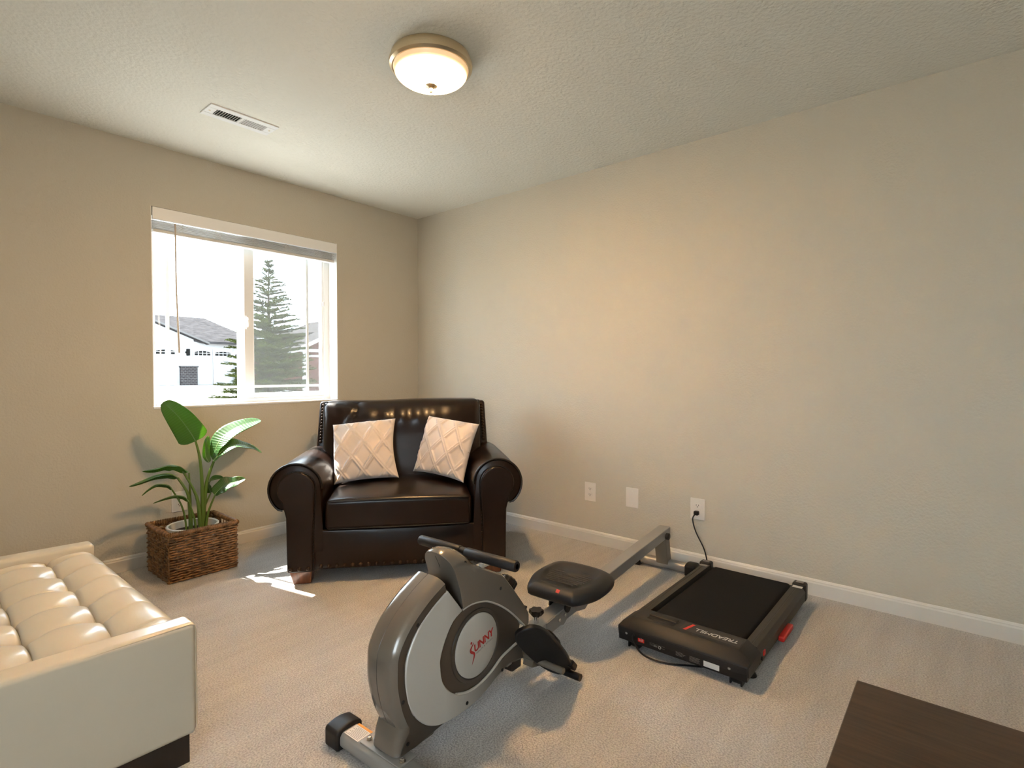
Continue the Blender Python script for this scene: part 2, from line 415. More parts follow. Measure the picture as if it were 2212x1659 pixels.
B().box(1.688, WX1 - .062, FY0 + .020, FY0 + .024, WZ0 + .072, WZ1 - .09).obj('pane', m_glass, so_)
B().box(WX0 + .048, 1.598, FY0 + .052, FY0 + .056, WZ0 + .038, WZ1 - .048).obj('pane', m_glass, win)
B().box(1.625, WX1 - .05, FY1 - .006, FY1 - .004, WZ0 + .04, WZ1 - .05).obj('insect_screen', m_screen, win)
B().box(1.170, 1.188, FY0 + .046, FY0 + .052, WZ0 + .038, WZ1 - .048).obj('grille_bar', m_white, win)
B().box(WX0 + .048, 1.598, FY0 + .0475, FY0 + .0505, 1.012, 1.028).obj('grille_bar', m_white, win)
B().box(2.080, 2.098, FY0 + .025, FY0 + .031, WZ0 + .072, WZ1 - .09).obj('grille_bar', m_white, so_)
B().box(1.688, WX1 - .062, FY0 + .0265, FY0 + .0295, 1.012, 1.030).obj('grille_bar', m_white, so_)
b = B(); b.box(1.632, 1.650, FY0 - .004, FY0 + .008, 1.41, 1.50); b.tube([(1.641, FY0 - .002, 1.425), (1.638, FY0 - .018, 1.44), (1.636, FY0 - .02, 1.47), (1.640, FY0 - .004, 1.488)], .005, 8)
b.obj('latch', m_white, so_)
b = B(); b.box(WX0, WX1, YW - .004, FY0, WZ0 - .001, WZ0 + .012); b.obj('sill', m_white, win, bev=.003)
B().box(WX1 - .004, WX1 + .001, YW + .001, FY0, WZ0 + .012, WZ1).obj('reveal_panel', m_white, win)
B().box(WX0 - .001, WX0 + .004, YW + .001, FY0, WZ0 + .012, WZ1).obj('reveal_panel', m_white, win)

# ---- blind raised to the top of the window
bl = thing('window_blind', 'white slatted blind pulled up under its valance', 'blind', ((WX0 + WX1) / 2, YW + .04, WZ0 + 1.0))
bx0, bx1 = WX0 + .006, WX1 - .008
B().box(bx0, bx1, YW - .012, YW + .002, 2.005, 2.076).obj('valance', m_white, bl, bev=.003)
B().box(bx0 + .004, bx1 - .004, YW + .012, YW + .062, 2.03, 2.075).obj('headrail', m_white, bl, bev=.002)
m_slat = M('blind_slat', (.70, .685, .65), .45)
sl_src = None
zs = 1.958
for k in range(6):
    z = zs + k * .0088
    if sl_src is None:
        b = B(); prof = [(YW + .008, z), (YW + .036, z + .0035), (YW + .064, z), (YW + .064, z + .0026), (YW + .036, z + .0061), (YW + .008, z + .0026)]
        b.prism(prof, lambda y, zz: Vector((bx0 + .008, y, zz)), lambda y, zz: Vector((bx1 - .008, y, zz)))
        sl_src = b.obj('slat', m_slat, bl, smooth=False)
    else:
        o = inst(sl_src, (random.uniform(-.002, .002), random.uniform(-.003, .003), k * .0088 + random.uniform(-.001, .001)), bl)
B().box(bx0 + .008, bx1 - .008, YW + .010, YW + .062, 1.936, 1.955).obj('bottom_rail', m_slat, bl, bev=.003)
for i, xx in enumerate((1.20, 1.42, 1.65, 1.87, 2.09)):
    pts = []
    for k in range(40):
        t = k / 39; pts.append((xx + .018 * math.sin(t * 17 + i), YW + .004 - .003 * abs(math.sin(t * 13)), 1.945 + .07 * abs((t * 4) % 2 - 1)))
    B().tube(smooth_path(pts, 2), .0012, 5).obj('ladder_cord', m_cord, bl)
B().tube([(1.175, YW - .002, 2.0), (1.178, YW + .0, 1.6), (1.190, YW + .002, 1.235)], [.005, .005, .0065], 6, ).obj('tilt_wand', m_wand, bl)
B().tube(smooth_path([(2.14, YW + .004, 1.98), (2.142, YW + .004, 1.7), (2.144, YW + .006, 1.62), (2.150, YW + .010, 1.45), (2.138, YW + .012, 1.30), (2.128, YW + .012, 1.15), (2.122, YW + .014, .95), (2.14, YW + .02, .924)], 6), .0016, 6).obj('pull_cord', m_cord, bl)
B().lathe([(0, 0), (.004, .004), (.007, .022), (.005, .034), (0, .036)], (2.143, YW + .004, 1.60), seg=10).obj('cord_tassel', m_white, bl)

# ---- ceiling light
cl = thing('ceiling_light', 'round flush ceiling light with nickel rim and glowing glass bowl', 'ceiling light', (1.515, 1.715, H))
LC = Vector((1.515, 1.715, H))
B().lathe([(0, 0), (.150, 0), (.162, -.008), (.166, -.020), (.164, -.030), (.172, -.036), (.170, -.050), (.160, -.058), (.152, -.058)], LC, seg=64).obj('rim', m_nickel, cl)
prof = [(.156, -.056), (.152, -.064)] + [(.152 * math.cos(a), -.064 - .058 * math.sin(a)) for a in [PI / 2 * i / 14 for i in range(1, 14)]] + [(0, -.122)]
B().lathe(prof, LC, seg=64).obj('glass_bowl', m_bowl, cl)
B().lathe([(0, -.118), (.025, -.120), (.026, -.125), (.015, -.131), (.007, -.134), (.008, -.143), (.005, -.151), (0, -.152)], LC, seg=24).obj('finial', m_nickel, cl)

# ---- ceiling vent
vt = thing('ceiling_vent', 'white metal ceiling register with two rows of louvres', 'vent', (1.25, 2.90, H))
vx0, vx1, vy0, vy1 = 1.085, 1.425, 2.828, 2.972
b = B(); b.box(vx0, vx1, vy0, vy0 + .038, H - .006, H).box(vx0, vx1, vy1 - .038, vy1, H - .006, H)
b.box(vx0, vx0 + .045, vy0 + .038, vy1 - .038, H - .006, H).box(vx1 - .045, vx1, vy0 + .038, vy1 - .038, H - .006, H).box(1.249, 1.261, vy0 + .038, vy1 - .038, H - .006, H)
b.obj('face_plate', m_white, vt, bev=.002)
B().box(vx0 + .04, vx1 - .04, vy0 + .034, vy1 - .034, H - .0012, H - .0004).obj('duct_opening', m_hole, vt)
b = B(); b.obox((0, 0, 0), (.0042, 0, 0), (0, .034, 0), (0, 0, .0006)); ls = b.obj('louvre', m_white, vt, smooth=False, off=(0, 0, 0))
ls.location = (1.136 - 1.25, 0, -.0035)
for side in (0, 1):
    for k in range(10):
        x = (1.136 + k * .0122 if side == 0 else 1.266 + k * .0122) - 1.25
        if side == 0 and k == 0: continue
        inst(ls, (x, 0, -.0035), vt, (0, (-1.05 if side == 0 else .85), 0))
ls.rotation_euler = (0, -1.05, 0)
for x in (1.105, 1.405): B().lathe([(0, -.0085), (.004, -.008), (.005, -.006)], (x, 2.9, H), seg=12).obj('screw', m_nickel, vt)

# ---- wall plates
def wall_plate(name, label, cat, c, normal, tangent, sockets=True, plugged=False, group=None):
    n = Vector(normal); t = Vector(tangent); z = Vector((0, 0, 1)); c = Vector(c)
    th = thing(name, label, cat, c, group=group)
    B().obox(c + n * .003, t * .042, z * .061, n * .003).obj('plate', m_plate, th, bev=.003)
    if sockets:
        for s in (-1, 1):
            cc = c + z * (.0195 * s)
            poly = []
            for i in range(20):
                a = 2 * PI * i / 20; poly.append((max(-.0165, min(.0165, .018 * math.cos(a))), max(-.0125, min(.0125, .018 * math.sin(a)))))
            r_ = B().prism(poly, lambda a, q: cc + t * a + z * q + n * .005, lambda a, q: cc + t * a + z * q + n * .0078).obj('receptacle', m_plate, th, smooth=False)
            b = B()
            for dx in (-.0062, .0062): b.obox(cc + t * dx + z * .003 + n * .0079, t * .0011, z * .0042, n * .0004)
            b.tube([cc - z * .0065 + n * .0075, cc - z * .0065 + n * .0083], .0028, 10)
            b.obj('slot', m_hole, r_)
        B().lathe([(.0035, .0055), (.003, .0072), (0, .0075)], c, n, 12).obj('screw', m_plate, th)
    else:
        for s in (-1, 1): B().lathe([(.0035, .0055), (.003, .0072), (0, .0075)], c + z * (.042 * s), n, 12).obj('screw', m_plate, th)
    return th
wall_plate('wall_outlet', 'white duplex wall outlet nearest the leather chair, empty sockets', 'outlet', (XR, 1.876, .335), (-1, 0, 0), (0, -1, 0))
wall_plate('blank_wall_plate', 'blank white cover plate between the two outlets', 'wall plate', (XR, 1.574, .34), (-1, 0, 0), (0, -1, 0), sockets=False)
wall_plate('wall_outlet', 'white duplex wall outlet with a black plug in it', 'outlet', (XR, 1.162, .337), (-1, 0, 0), (0, -1, 0))
wall_plate('wall_outlet', 'wall outlet behind the potted plant stems', 'outlet', (1.178, YW, .342), (0, -1, 0), (-1, 0, 0))

# ================================================================== LEATHER CHAIR (local: x = width, y = depth, z)
ang = math.radians(-40.5); uu = Vector((math.cos(ang), math.sin(ang), 0))
CH = Vector((1.378, 2.696, 0)) + uu * .578
ch = thing('leather_armchair', 'wide dark brown leather armchair with rolled arms and nailhead trim', 'armchair', CH, ang, local=True)
ZB = .072
nail0 = B().lathe([(.0112, 0), (.010, .0035), (.006, .0065), (0, .0076)], ax=(0, -1, 0), seg=10).obj('nail', m_nail, ch)
nail_list = []
for sd in (-1, 1):
    # arm: rolled profile swept front to back
    cx, cz, r = -.535, .503, .135
    prof = [(-.578, ZB), (-.584, .38), (-.600, .394)]
    prof += [(cx + r * math.cos(a), cz + r * math.sin(a)) for a in [math.radians(230 - 230 * i / 26) for i in range(27)]]
    prof += [(-.400, .30), (-.400, ZB)]
    if sd > 0: prof = [(-x, z) for x, z in prof][::-1]
    stations = [(.000, -.012), (.006, -.003), (.018, 0.), (.25, .004), (.5, .002), (.78, 0.), (.80, -.012)]
    b = B(); rings = []
    mx_ = sum(p_[0] for p_ in prof) / len(prof); mz_ = .42
    for y, g in stations:
        ring = []
        for x, z in prof:
            d = Vector((x - cx * -sd if sd > 0 else x - cx, 0, z - cz))
            dn = d.normalized() if d.length > 0 else d
            k = g if z > .34 else 0
            ring.append(b.bm.verts.new((x + dn.x * k, y + .012, z + dn.z * k)))
        rings.append(ring)
    for a_, b_ in zip(rings, rings[1:]): b.skin(a_, b_)
    b.bm.faces.new(rings[0]); b.bm.faces.new(rings[-1])
    arm = b.obj('arm', m_leather, ch, ang=50)
    # front panel of the arm with a rounded head
    pc = -.528; pr = .094
    pp = [(-.575, ZB), (-.578, .36), (-.588, .40)] + [(pc + pr * math.cos(a), .505 + pr * math.sin(a)) for a in [math.radians(222 - 224 * i / 20) for i in range(21)]] + [(-.438, .42), (-.446, .30), (-.448, ZB)]
    if sd > 0: pp = [(-x, z) for x, z in pp][::-1]
    pan = B().prism(pp, lambda x, z: Vector((x, .016, z)), lambda x, z: Vector((x, -.016, z))).obj('front_panel', m_leather, arm, bev=.009, seg=3)
    edge = [Vector((x, .012, z)) for x, z in pp]
    B().tube(edge, .0042, 6).obj('welt', m_welt, arm)
    ed2 = [Vector((x, .0135, z)) for x, z in (prof[2:-2] if sd < 0 else prof[2:-2])]
    B().tube(ed2, .0055, 8).obj('welt', m_welt, arm)
    ed3 = [Vector((x * 1., .26, z)) + Vector(((x - (-sd) * cx * (1 if sd > 0 else -1) * 0) * 0, 0, .0)) for x, z in (prof[6:26])]
    # nails: three at the foot, small ones up the inner edge and round the head
    for k in range(3): nail_list.append((sd * (-.556 + k * .044), -.017, ZB + .020))
    for k in range(22):
        t = k / 21; nail_list.append((sd * -.443 if t < .8 else sd * -.443, -.004, .12 + .36 * t, .35))
    for k in range(9):
        a = math.radians(35 + 110 * k / 8); nail_list.append((sd * (pc * -1 * -1 + pr * .98 * math.cos(a)) if sd > 0 else pc + pr * .98 * math.cos(a), -.006, .505 + pr * .98 * math.sin(a), .3))
    # feet
    for y0 in (.03, .72):
        B().prism([(-.566, -.0), (-.466, 0)], lambda x, z: 0, lambda x, z: 0) if False else None
        b = B(); x0, x1 = sd * -.57, sd * -.455
        top = [(x0, y0 - .025, ZB + .005), (x1, y0 - .025, ZB + .005), (x1, y0 + .085, ZB + .005), (x0, y0 + .085, ZB + .005)]
        s_ = sd * .012
        bot = [(x0 - -s_ * 1.6 * 1, y0 - .012, 0), (x1 - s_ * .6, y0 - .012, 0), (x1 - s_ * .6, y0 + .06, 0), (x0 + s_ * 1.6, y0 + .06, 0)]
        va = [b.bm.verts.new(q) for q in top]; vb = [b.bm.verts.new(q) for q in bot]
        b.skin(va, vb); b.bm.faces.new(va); b.bm.faces.new(vb[::-1])
        b.obj('foot', m_footwood, ch, bev=.006)
# body under the cushion, apron, back
B().box(-.41, .41, .06, .80, ZB, .26).obj('seat_base', m_leather, ch)
def apron_fn(x, y, z): return (x, y - .012 * math.cos(x / .41 * PI / 2) * math.sin((z - ZB) / .21 * PI) - .002 * math.sin(x * 31 + z * 20), z)
B().rbox(-.445, .445, .012, .08, ZB, .285, .012, 2, 12, apron_fn).obj('apron', m_leather, ch)
for k in range(21): nail_list.append((-.41 + .82 * k / 20, .004 - .003 * math.cos((-.41 + .82 * k / 20) * 3.8), ZB + .022))
def seat_fn(x, y, z):
    t = max(0, (z - .36) / .09); e = max(0, 1 - (x / .40) ** 2) * max(0, 1 - ((y - .36) / .40) ** 2)
    return (x * (1 + .004 * math.sin(y * 18)), y - .012 * max(0, 1 - (x / .385) ** 2) * (1 if y < .2 else 0), z + t * .045 * e ** .6 + t * .003 * math.sin(x * 23 + 1) * math.sin(y * 17))
B().rbox(-.386, .386, -.012, .72, .288, .440, .022, 3, 16, seat_fn).obj('seat_cushion', m_leather, ch)
def outline(x0, x1, z0, z1, y, rr):
    pts = []
    for cx_, cz_, a0 in ((x1 - rr, z0 + rr, -90), (x1 - rr, z1 - rr, 0), (x0 + rr, z1 - rr, 90), (x0 + rr, z0 + rr, 180)):
        for k in range(5):
            a = math.radians(a0 + 22.5 * k); pts.append((cx_ + rr * math.cos(a), y, cz_ + rr * math.sin(a)))
    return pts
pts = [(x, -.014 - .012 * max(0, 1 - (x / .385) ** 2), .436 + .008 * max(0, 1 - (x / .4) ** 2)) for x in [-.37 + .74 * i / 30 for i in range(31)]]
B().tube(pts, .0045, 6).obj('cushion_welt', m_welt, ch)
pts = [(x, -.010 - .012 * max(0, 1 - (x / .385) ** 2), .296) for x in [-.37 + .74 * i / 30 for i in range(31)]]
B().tube(pts, .0045, 6).obj('cushion_welt', m_welt, ch)
# back frame (leans back) with nailed side wings
def lean(x, y, z): return (x, y + (z - .30) * .17, z)
def back_fn(x, y, z): return lean(x * (1 - .03 * max(0, (z - .6)) / .33), y, z)
bk = B().rbox(-.565, .565, .70, .80, .20, .915, .03, 3, 10, back_fn).obj('back_frame', m_leather, ch)
for sd in (-1, 1):
    wing = B().rbox(min(sd * .505, sd * .562), max(sd * .505, sd * .562), .655, .72, .58, .925, .018, 3, 6, back_fn).obj('back_wing', m_leather, ch)
    for k in range(13):
        z = .665 + k * .0195
        q = back_fn(sd * .536, .654, z); nail_list.append((q[0], q[1], q[2], .95))
def cush_fn(x, y, z):
    zz = (z - .66) / .28
    front = 1 if y < .60 else 0
    e = max(0, 1 - (x / .50) ** 4) * max(0, 1 - zz ** 4)
    wr = .0065 * math.sin(x * 62 + 2 * math.sin(z * 9)) * math.exp(-((z - .855) / .055) ** 2) * max(0, 1 - abs(x) / .40)
    y2 = y - front * (.055 * e ** .7 + wr) - (front * .02 * math.exp(-((z - .83) / .08) ** 2) * max(0, 1 - (x / .48) ** 2))
    fold = front * .020 * math.exp(-((x + .30 - .02 * math.sin(z * 30)) / .022) ** 2) * max(0, min(1, (z - .70) / .12))
    z2 = z + (.014 * x + .003 * math.sin(x * 9)) * max(0, (z - .8)) / .14
    return lean(x, y2 + fold, z2)
B().rbox(-.500, .500, .50, .68, .42, .940, .045, 5, 44, cush_fn).obj('back_cushion', m_leather, ch)
pts = []
for k in range(61):
    t = k / 60
    if t < .2: x, z = -.492, .55 + (t / .2) * .36
    elif t > .8: x, z = .492, .91 - ((t - .8) / .2) * .36
    else: x, z = -.49 + (t - .2) / .6 * .98, .931
    z += (.014 * x + .003 * math.sin(x * 9)) * max(0, (z - .8)) / .14
    pts.append(lean(x * (1 - .02 * (1 if .2 < t < .8 else 0)), .515 if True else 0, z))
B().tube(pts, .005, 6).obj('cushion_welt', m_welt, ch)
first = True
for q in nail_list:
    sc_ = q[3] if len(q) > 3 else 1
    if first: o = nail0; o.location = q[:3]; first = False
    else: o = inst(nail0, q[:3], ch)
    o.scale = (sc_, sc_, sc_)

# ---- pillows
def pillow(name, label, world_c, half, xdir, zdir, seed, group):
    x = Vector(xdir).normalized(); z = Vector(zdir); z = (z - x * z.dot(x)).normalized(); y = z.cross(x)   # y points away from the viewer side
    rr = random.Random(seed); ph = rr.uniform(0, 6)
    b = B(); N = 92
    def surf(side):
        def fn(i, j):
            a = 2 * i - 1; c = 2 * j - 1
            px = a * half * (1 - .075 * (1 - c * c) ** .8) ; pz = c * half * (1 - .075 * (1 - a * a) ** .8)
            th = .062 * (max(0, (1 - a * a) * (1 - c * c))) ** .42
            wob = .006 * math.sin(3 * a + ph) * math.sin(2.4 * c + ph)
            ridge = 0
            if side < 0:
                for s1 in (-1, 1):
                    q = a * 1.42 + s1 * c * 1.02 + .25 * s1
                    d = abs((q % 1.0) - .5)
                    ridge = max(ridge, 1 / (1 + math.exp((d - .115) / .016)))
                    ridge -= .55 * math.exp(-((d) / .022) ** 2) * (1 if d < .08 else 0)
                ridge = max(0, ridge) * .0100 * min(1, (1 - max(abs(a), abs(c))) / .05)
            q = Vector(world_c) + x * (px + wob) + z * pz + y * (side * th + (-ridge if side < 0 else 0))
            q += z * (-.012 * a * a * (1 if c > 0 else 0))
            return q
        return fn
    b.grid(N, N, surf(-1)); b.grid(N, N, surf(1), flip=True)
    bmesh.ops.remove_doubles(b.bm, verts=b.bm.verts, dist=.0008)
    o = b.obj(name, m_plush, None, ang=60, off=Vector(world_c) - z * half)
    tag(o, label, 'pillow', group)
    return o
def chw(x, y, z): return CH + uu * x + Vector((-uu.y, uu.x, 0)) * y + Vector((0, 0, z))
vv = Vector((-uu.y, uu.x, 0))
pillow('throw_pillow', 'cream plush pillow with diamond ridges leaning at the left arm of the chair', chw(-.222, .395, .650), .19, uu * 1 + vv * -.08 + Vector((0, 0, .10)), Vector((0, 0, 1)) + vv * .38 + uu * -.02, 3, 'plush pillows on the armchair')
pillow('throw_pillow', 'cream plush pillow with diamond ridges leaning at the right arm of the chair', chw(.262, .36, .662), .186, uu * .8 + vv * -.60 + Vector((0, 0, -.10)), Vector((0, 0, 1)) + vv * .36 + uu * .16, 5, 'plush pillows on the armchair')

# ================================================================== OTTOMAN
ox0, ox1, oy0, oy1 = -.33, .584, 1.665, 2.83
ot = thing('tufted_ottoman', 'cream leather tufted bench with raised ends on a black plinth', 'ottoman', ((ox0 + ox1) / 2, (oy0 + oy1) / 2, 0))
B().box(ox0 + .014, ox1 - .014, oy0 + .022, oy1 - .022, 0, .092).obj('plinth', m_plinth, ot, bev=.002)
for y0, y1 in ((oy0, oy0 + .078), (oy1 - .078, oy1)):
    e = B().rbox(ox0, ox1, y0, y1, .088, .408, .016, 4, 6, lambda x, y, z: (x, y, z + (.006 * math.sin((x - ox0) / (ox1 - ox0) * PI) if z > .39 else 0))).obj('end_panel', m_cream, ot)
    yo = y0 + .004 if y0 == oy0 else y1 - .004
    B().tube([(ox0 + .01, yo, .4035), (ox1 - .016, yo, .4035), (ox1 - .004, yo, .398), (ox1 - .001, yo, .38), (ox1 - .001, yo, .11)], .0022, 6).obj('piping', m_stitch, e)
B().box(ox0 + .006, ox1 - .008, oy0 + .07, oy1 - .07, .09, .33).obj('seat_body', m_cream, ot, bev=.01)
cy0, cy1 = oy0 + .076, oy1 - .076
def tuft(x, y):
    px = .1705; py = .1767
    a = ((x - .4275) / px) % 1.0; c = ((y - 1.812) / py) % 1.0
    ha = math.sin(PI * a); hc = math.sin(PI * c)
    da = min(a, 1 - a) * px; dc = min(c, 1 - c) * py
    last = x > .4275
    if last:
        t = (x - .4275) / (ox1 - .4275); ha = math.sin(PI / 2 * min(1, t * 1.9)); da = (x - .4275)
    base = .024 * min((ha + .01) ** .34, 1.0) * ((hc + .01) ** .36 if not last else (hc * (1 - .82 * t) + .82 * t + .01) ** .36)
    seam = -.010 * math.exp(-(da / .004) ** 2) * (hc ** .3 if hc > 0 else 0) - .008 * math.exp(-(dc / .004) ** 2) * (1 if not last else (1 - .6 * t))
    dip = -.024 * math.exp(-((da / .038) ** 2 + (dc / .038) ** 2))
    return base + seam + dip
NX, NY = 210, 300
def cush(i, j):
    x = ox0 + .004 + i * (ox1 - .002 - ox0 - .004); y = cy0 + j * (cy1 - cy0)
    z = .372 + tuft(x, y)
    t = max(0, (x - (ox1 - .06)) / .06)
    z -= .062 * (1 - math.sqrt(max(0, 1 - t * t * .999)))
    e = min(y - cy0, cy1 - y); z -= .02 * math.exp(-e / .012)
    return Vector((x, y, z))
b = B(); b.grid(NX, NY, cush)
cu = b.obj('tufted_cushion', m_cream, ot, ang=75)
B().box(ox1 - .03, ox1 - .001, cy0, cy1, .09, .335).obj('front_face', m_cream, ot, bev=.006)
B().tube([(ox1 - .002, cy0 + .002, .333), (ox1 - .002, cy1 - .002, .333)], .003, 6).obj('piping', m_stitch, cu)

# ================================================================== COFFEE TABLE
tx0, tx1, ty0, ty1, tz = .70, 1.366, -.92, .172, .45
tb = thing('coffee_table', 'dark walnut coffee table in the near right corner', 'table', ((tx0 + tx1) / 2, (ty0 + ty1) / 2, 0))
B().box(tx0, tx1, ty0, ty1, tz - .035, tz).obj('table_top', m_wood, tb, bev=.002)
b = B(); b.box(tx0 + .05, tx1 - .05, ty0 + .05, ty0 + .07, tz - .11, tz - .035).box(tx0 + .05, tx1 - .05, ty1 - .07, ty1 - .05, tz - .11, tz - .035)
b.box(tx0 + .05, tx0 + .07, ty0 + .07, ty1 - .07, tz - .11, tz - .035).box(tx1 - .07, tx1 - .05, ty0 + .07, ty1 - .07, tz - .11, tz - .035); b.obj('apron', m_wood, tb)
for x in (tx0 + .05, tx1 - .11):
    for y in (ty0 + .05, ty1 - .11): B().box(x, x + .06, y, y + .06, 0, tz - .035).obj('leg', m_wood, tb, bev=.003)

# ================================================================== ROWING MACHINE (local: x along the rail, y to its left, z up)
RA = Vector((.91, 1.228, 0)); rphi = math.atan2(1.30 - 1.228, 2.93 - .91)
rw = thing('rowing_machine', 'grey and silver magnetic rowing machine with black seat', 'rowing machine', RA, rphi, local=True)
def rounded_bar(x0, x1, z0, z1, y0, y1, r):
    poly = []
    for cx_, cz_, a0 in ((x1 - r, z0 + r, -90), (x1 - r, z1 - r, 0), (x0 + r, z1 - r, 90), (x0 + r, z0 + r, 180)):
        for k in range(5): a = math.radians(a0 + 22.5 * k); poly.append((cx_ + r * math.cos(a), cz_ + r * math.sin(a)))
    return B().prism(poly, lambda x, z: Vector((x, y0, z)), lambda x, z: Vector((x, y1, z)))
# front stabiliser
rounded_bar(-.036, .036, .008, .056, -.2, .2, .018).obj('front_stabilizer', m_steel, rw)
for s in (-1, 1):
    def capfn(x, y, z): return (x, y, z + (.010 * math.cos(x / .046 * PI / 2) if z > .03 else 0))
    c_ = B().rbox(-.046, .046, min(s * .165, s * .232), max(s * .165, s * .232), 0, .058, .010, 3, 6, capfn).obj('end_cap', m_dark, rw)
pl = B().box(-.024, .040, -.085, .088, .0560, .0600).obj('mount_plate', m_steel, rw, bev=.0015)
for y in (.070, -.072):
    b = B(); b.lathe([(.0095, 0), (.0095, .002), (.0065, .002), (.0065, .008), (.0055, .009), (.003, .0095), (0, .0075)], (-.002, y, .0600), seg=6); b.obj('bolt', m_chrome, rw)
st = B().box(-.026, .020, .094, .160, .0562, .0566).obj('warning_label', m_sticker, rw)
B().box(.0204, .0285, .094, .160, .0562, .0566).obj('orange_strip', m_orange, st)
b = B()
for k in range(10): b.box(-.022 + k * .0041, -.0206 + k * .0041, .099, .155 - (k * 7 % 3) * .006, .05665, .0568)
b.obj('print_lines', m_textgrey, st)

# housing core
rim = [(.173, .484), (.115, .455), (.059, .416), (.030, .388), (.010, .359), (.000, .335), (-.002, .310), (-.002, .265), (.006, .221), (.018, .178), (.035, .139)]
core = rim + [(.030, .115), (.012, .095), (.0, .064), (.057, .058), (.095, .061), (.139, .066), (.17, .069), (.235, .063), (.304, .067), (.359, .08), (.416, .101), (.477, .115), (.52, .107), (.566, .100), (.559, .131), (.546, .175), (.538, .19), (.546, .231), (.530, .258),
        (.498, .285), (.437, .333), (.378, .368), (.341, .382), (.297, .39), (.27, .39), (.249, .388), (.187, .465)]
body = B().prism(core, lambda x, z: Vector((x, -.058, z)), lambda x, z: Vector((x, .058, z))).obj('housing', m_greyd, rw, bev=.004, seg=2)
# front shell, bulged across its width
def arc_pt(t):
    n = len(rim) - 1; k = min(int(t * n), n - 1); f = t * n - k
    return Vector((rim[k][0], 0, rim[k][1])).lerp(Vector((rim[k + 1][0], 0, rim[k + 1][1])), f)
sp = smooth_path([(x, 0, z) for x, z in rim], 4)
def shell(i, j):
    k = min(int(i * (len(sp) - 1)), len(sp) - 2); f = i * (len(sp) - 1) - k
    p_ = sp[k].lerp(sp[k + 1], f); tg = (sp[k + 1] - sp[k]).normalized(); nrm = Vector((tg.z, 0, -tg.x))
    if nrm.x > 0 and nrm.z < 0: nrm = -nrm
    if nrm.dot(p_ - Vector((.2, 0, .26))) < 0: nrm = -nrm
    y = -.064 + .128 * j; q = abs(y) / .064
    bul = .020 * (1 - q ** 4.5) + .008
    return p_ + nrm * bul + Vector((0, y, 0))
b = B(); vs = b.grid(40, 16, shell)
for row in (vs[0], vs[-1]):
    ctr = [b.bm.verts.new(v.co + (Vector((.2, v.co.y, .26)) - v.co).normalized() * .05) for v in row]
    for k in range(len(row) - 1): b.bm.faces.new((row[k], row[k + 1], ctr[k + 1], ctr[k]))
b.obj('front_shell', m_grey, rw, ang=50)
for y0_, y1_ in ((-.0645, -.058), (.058, .0645)):
    b = B()
    pa = [shell(k / 40, 0) for k in range(41)]; ctr = Vector((.2, 0, .26))
    for a_, c_ in ((y0_, y1_),):
        rows_ = []
        for q in pa:
            q0 = Vector((q.x, 0, q.z)); q1 = q0 + (ctr - q0).normalized() * .024
            rows_.append([b.bm.verts.new((q0.x, a_, q0.z)), b.bm.verts.new((q1.x, a_, q1.z)), b.bm.verts.new((q1.x, c_, q1.z)), b.bm.verts.new((q0.x, c_, q0.z))])
        for r0_, r1_ in zip(rows_, rows_[1:]): b.skin(r0_, r1_)
        b.bm.faces.new(rows_[0]); b.bm.faces.new(rows_[-1])
    b.obj('shell_rim', m_greyd, rw, ang=50)
B().tube([shell(k / 30, .5) for k in range(31)], .0009, 5).obj('shell_seam', m_greyd, rw)
# foot cover of the housing
footp = [(.060, .150), (.035, .142), (.010, .125), (-.014, .066), (.02, .059), (.06, .056), (.12, .064), (.15, .075), (.12, .12)]
def foot_sec(z):
    return None
b = B(); rings = []
for z, xf, xb in ((.062, -.012, .125), (.08, -.009, .150), (.10, -.005, .15), (.12, .004, .14), (.150, .014, .12)):
    ring = []
    for k in range(13):
        a = PI / 2 + PI * k / 12; rr_ = .030
        ring.append(b.bm.verts.new((xf + rr_ * .8 + rr_ * .8 * math.cos(a), (.058 - rr_) * (1 if k < 6 else -1 if k > 6 else 0) + rr_ * math.sin(a), z)))
    ring += [b.bm.verts.new((xb, -.057, z)), b.bm.verts.new((xb, .057, z))]
    rings.append(ring)
for a_, b_ in zip(rings, rings[1:]): b.skin(a_, b_)
b.bm.faces.new(rings[0]); b.bm.faces.new(rings[-1]); b.obj('foot_cover', m_grey, rw, ang=50)
# silver side covers, dark crescents, round badges (both sides)
cover = [(.181, .468), (.134, .446), (.087, .416), (.056, .385), (.034, .35), (.021, .32), (.016, .292), (.017, .245), (.025, .203), (.041, .168), (.063, .137), (.092, .108), (.127, .087), (.17, .075), (.235, .069), (.304, .073), (.359, .086), (.416, .107), (.477, .121), (.52, .115), (.556, .107), (.551, .135), (.543, .168),
         (.52, .171), (.477, .165), (.436, .156), (.378, .131), (.322, .119), (.269, .120), (.218, .137), (.183, .167), (.158, .206), (.15, .254), (.152, .279), (.171, .323), (.203, .365), (.246, .386)]
def smooth2(pts, n): return [(q.x, q.z) for q in smooth_path([(x, 0, z) for x, z in pts], n)]
cover = smooth2(cover[:20], 3) + cover[20:23] + smooth2(cover[23:], 3)
ridge = [(.543, .172), (.52, .174), (.477, .167), (.436, .158), (.378, .132), (.322, .119), (.269, .120), (.218, .137), (.183, .167), (.158, .206), (.15, .254), (.152, .279), (.171, .323), (.203, .365), (.249, .386), (.27, .389), (.297, .389), (.341, .381), (.378, .367), (.437, .332), (.498, .284), (.568, .216)]
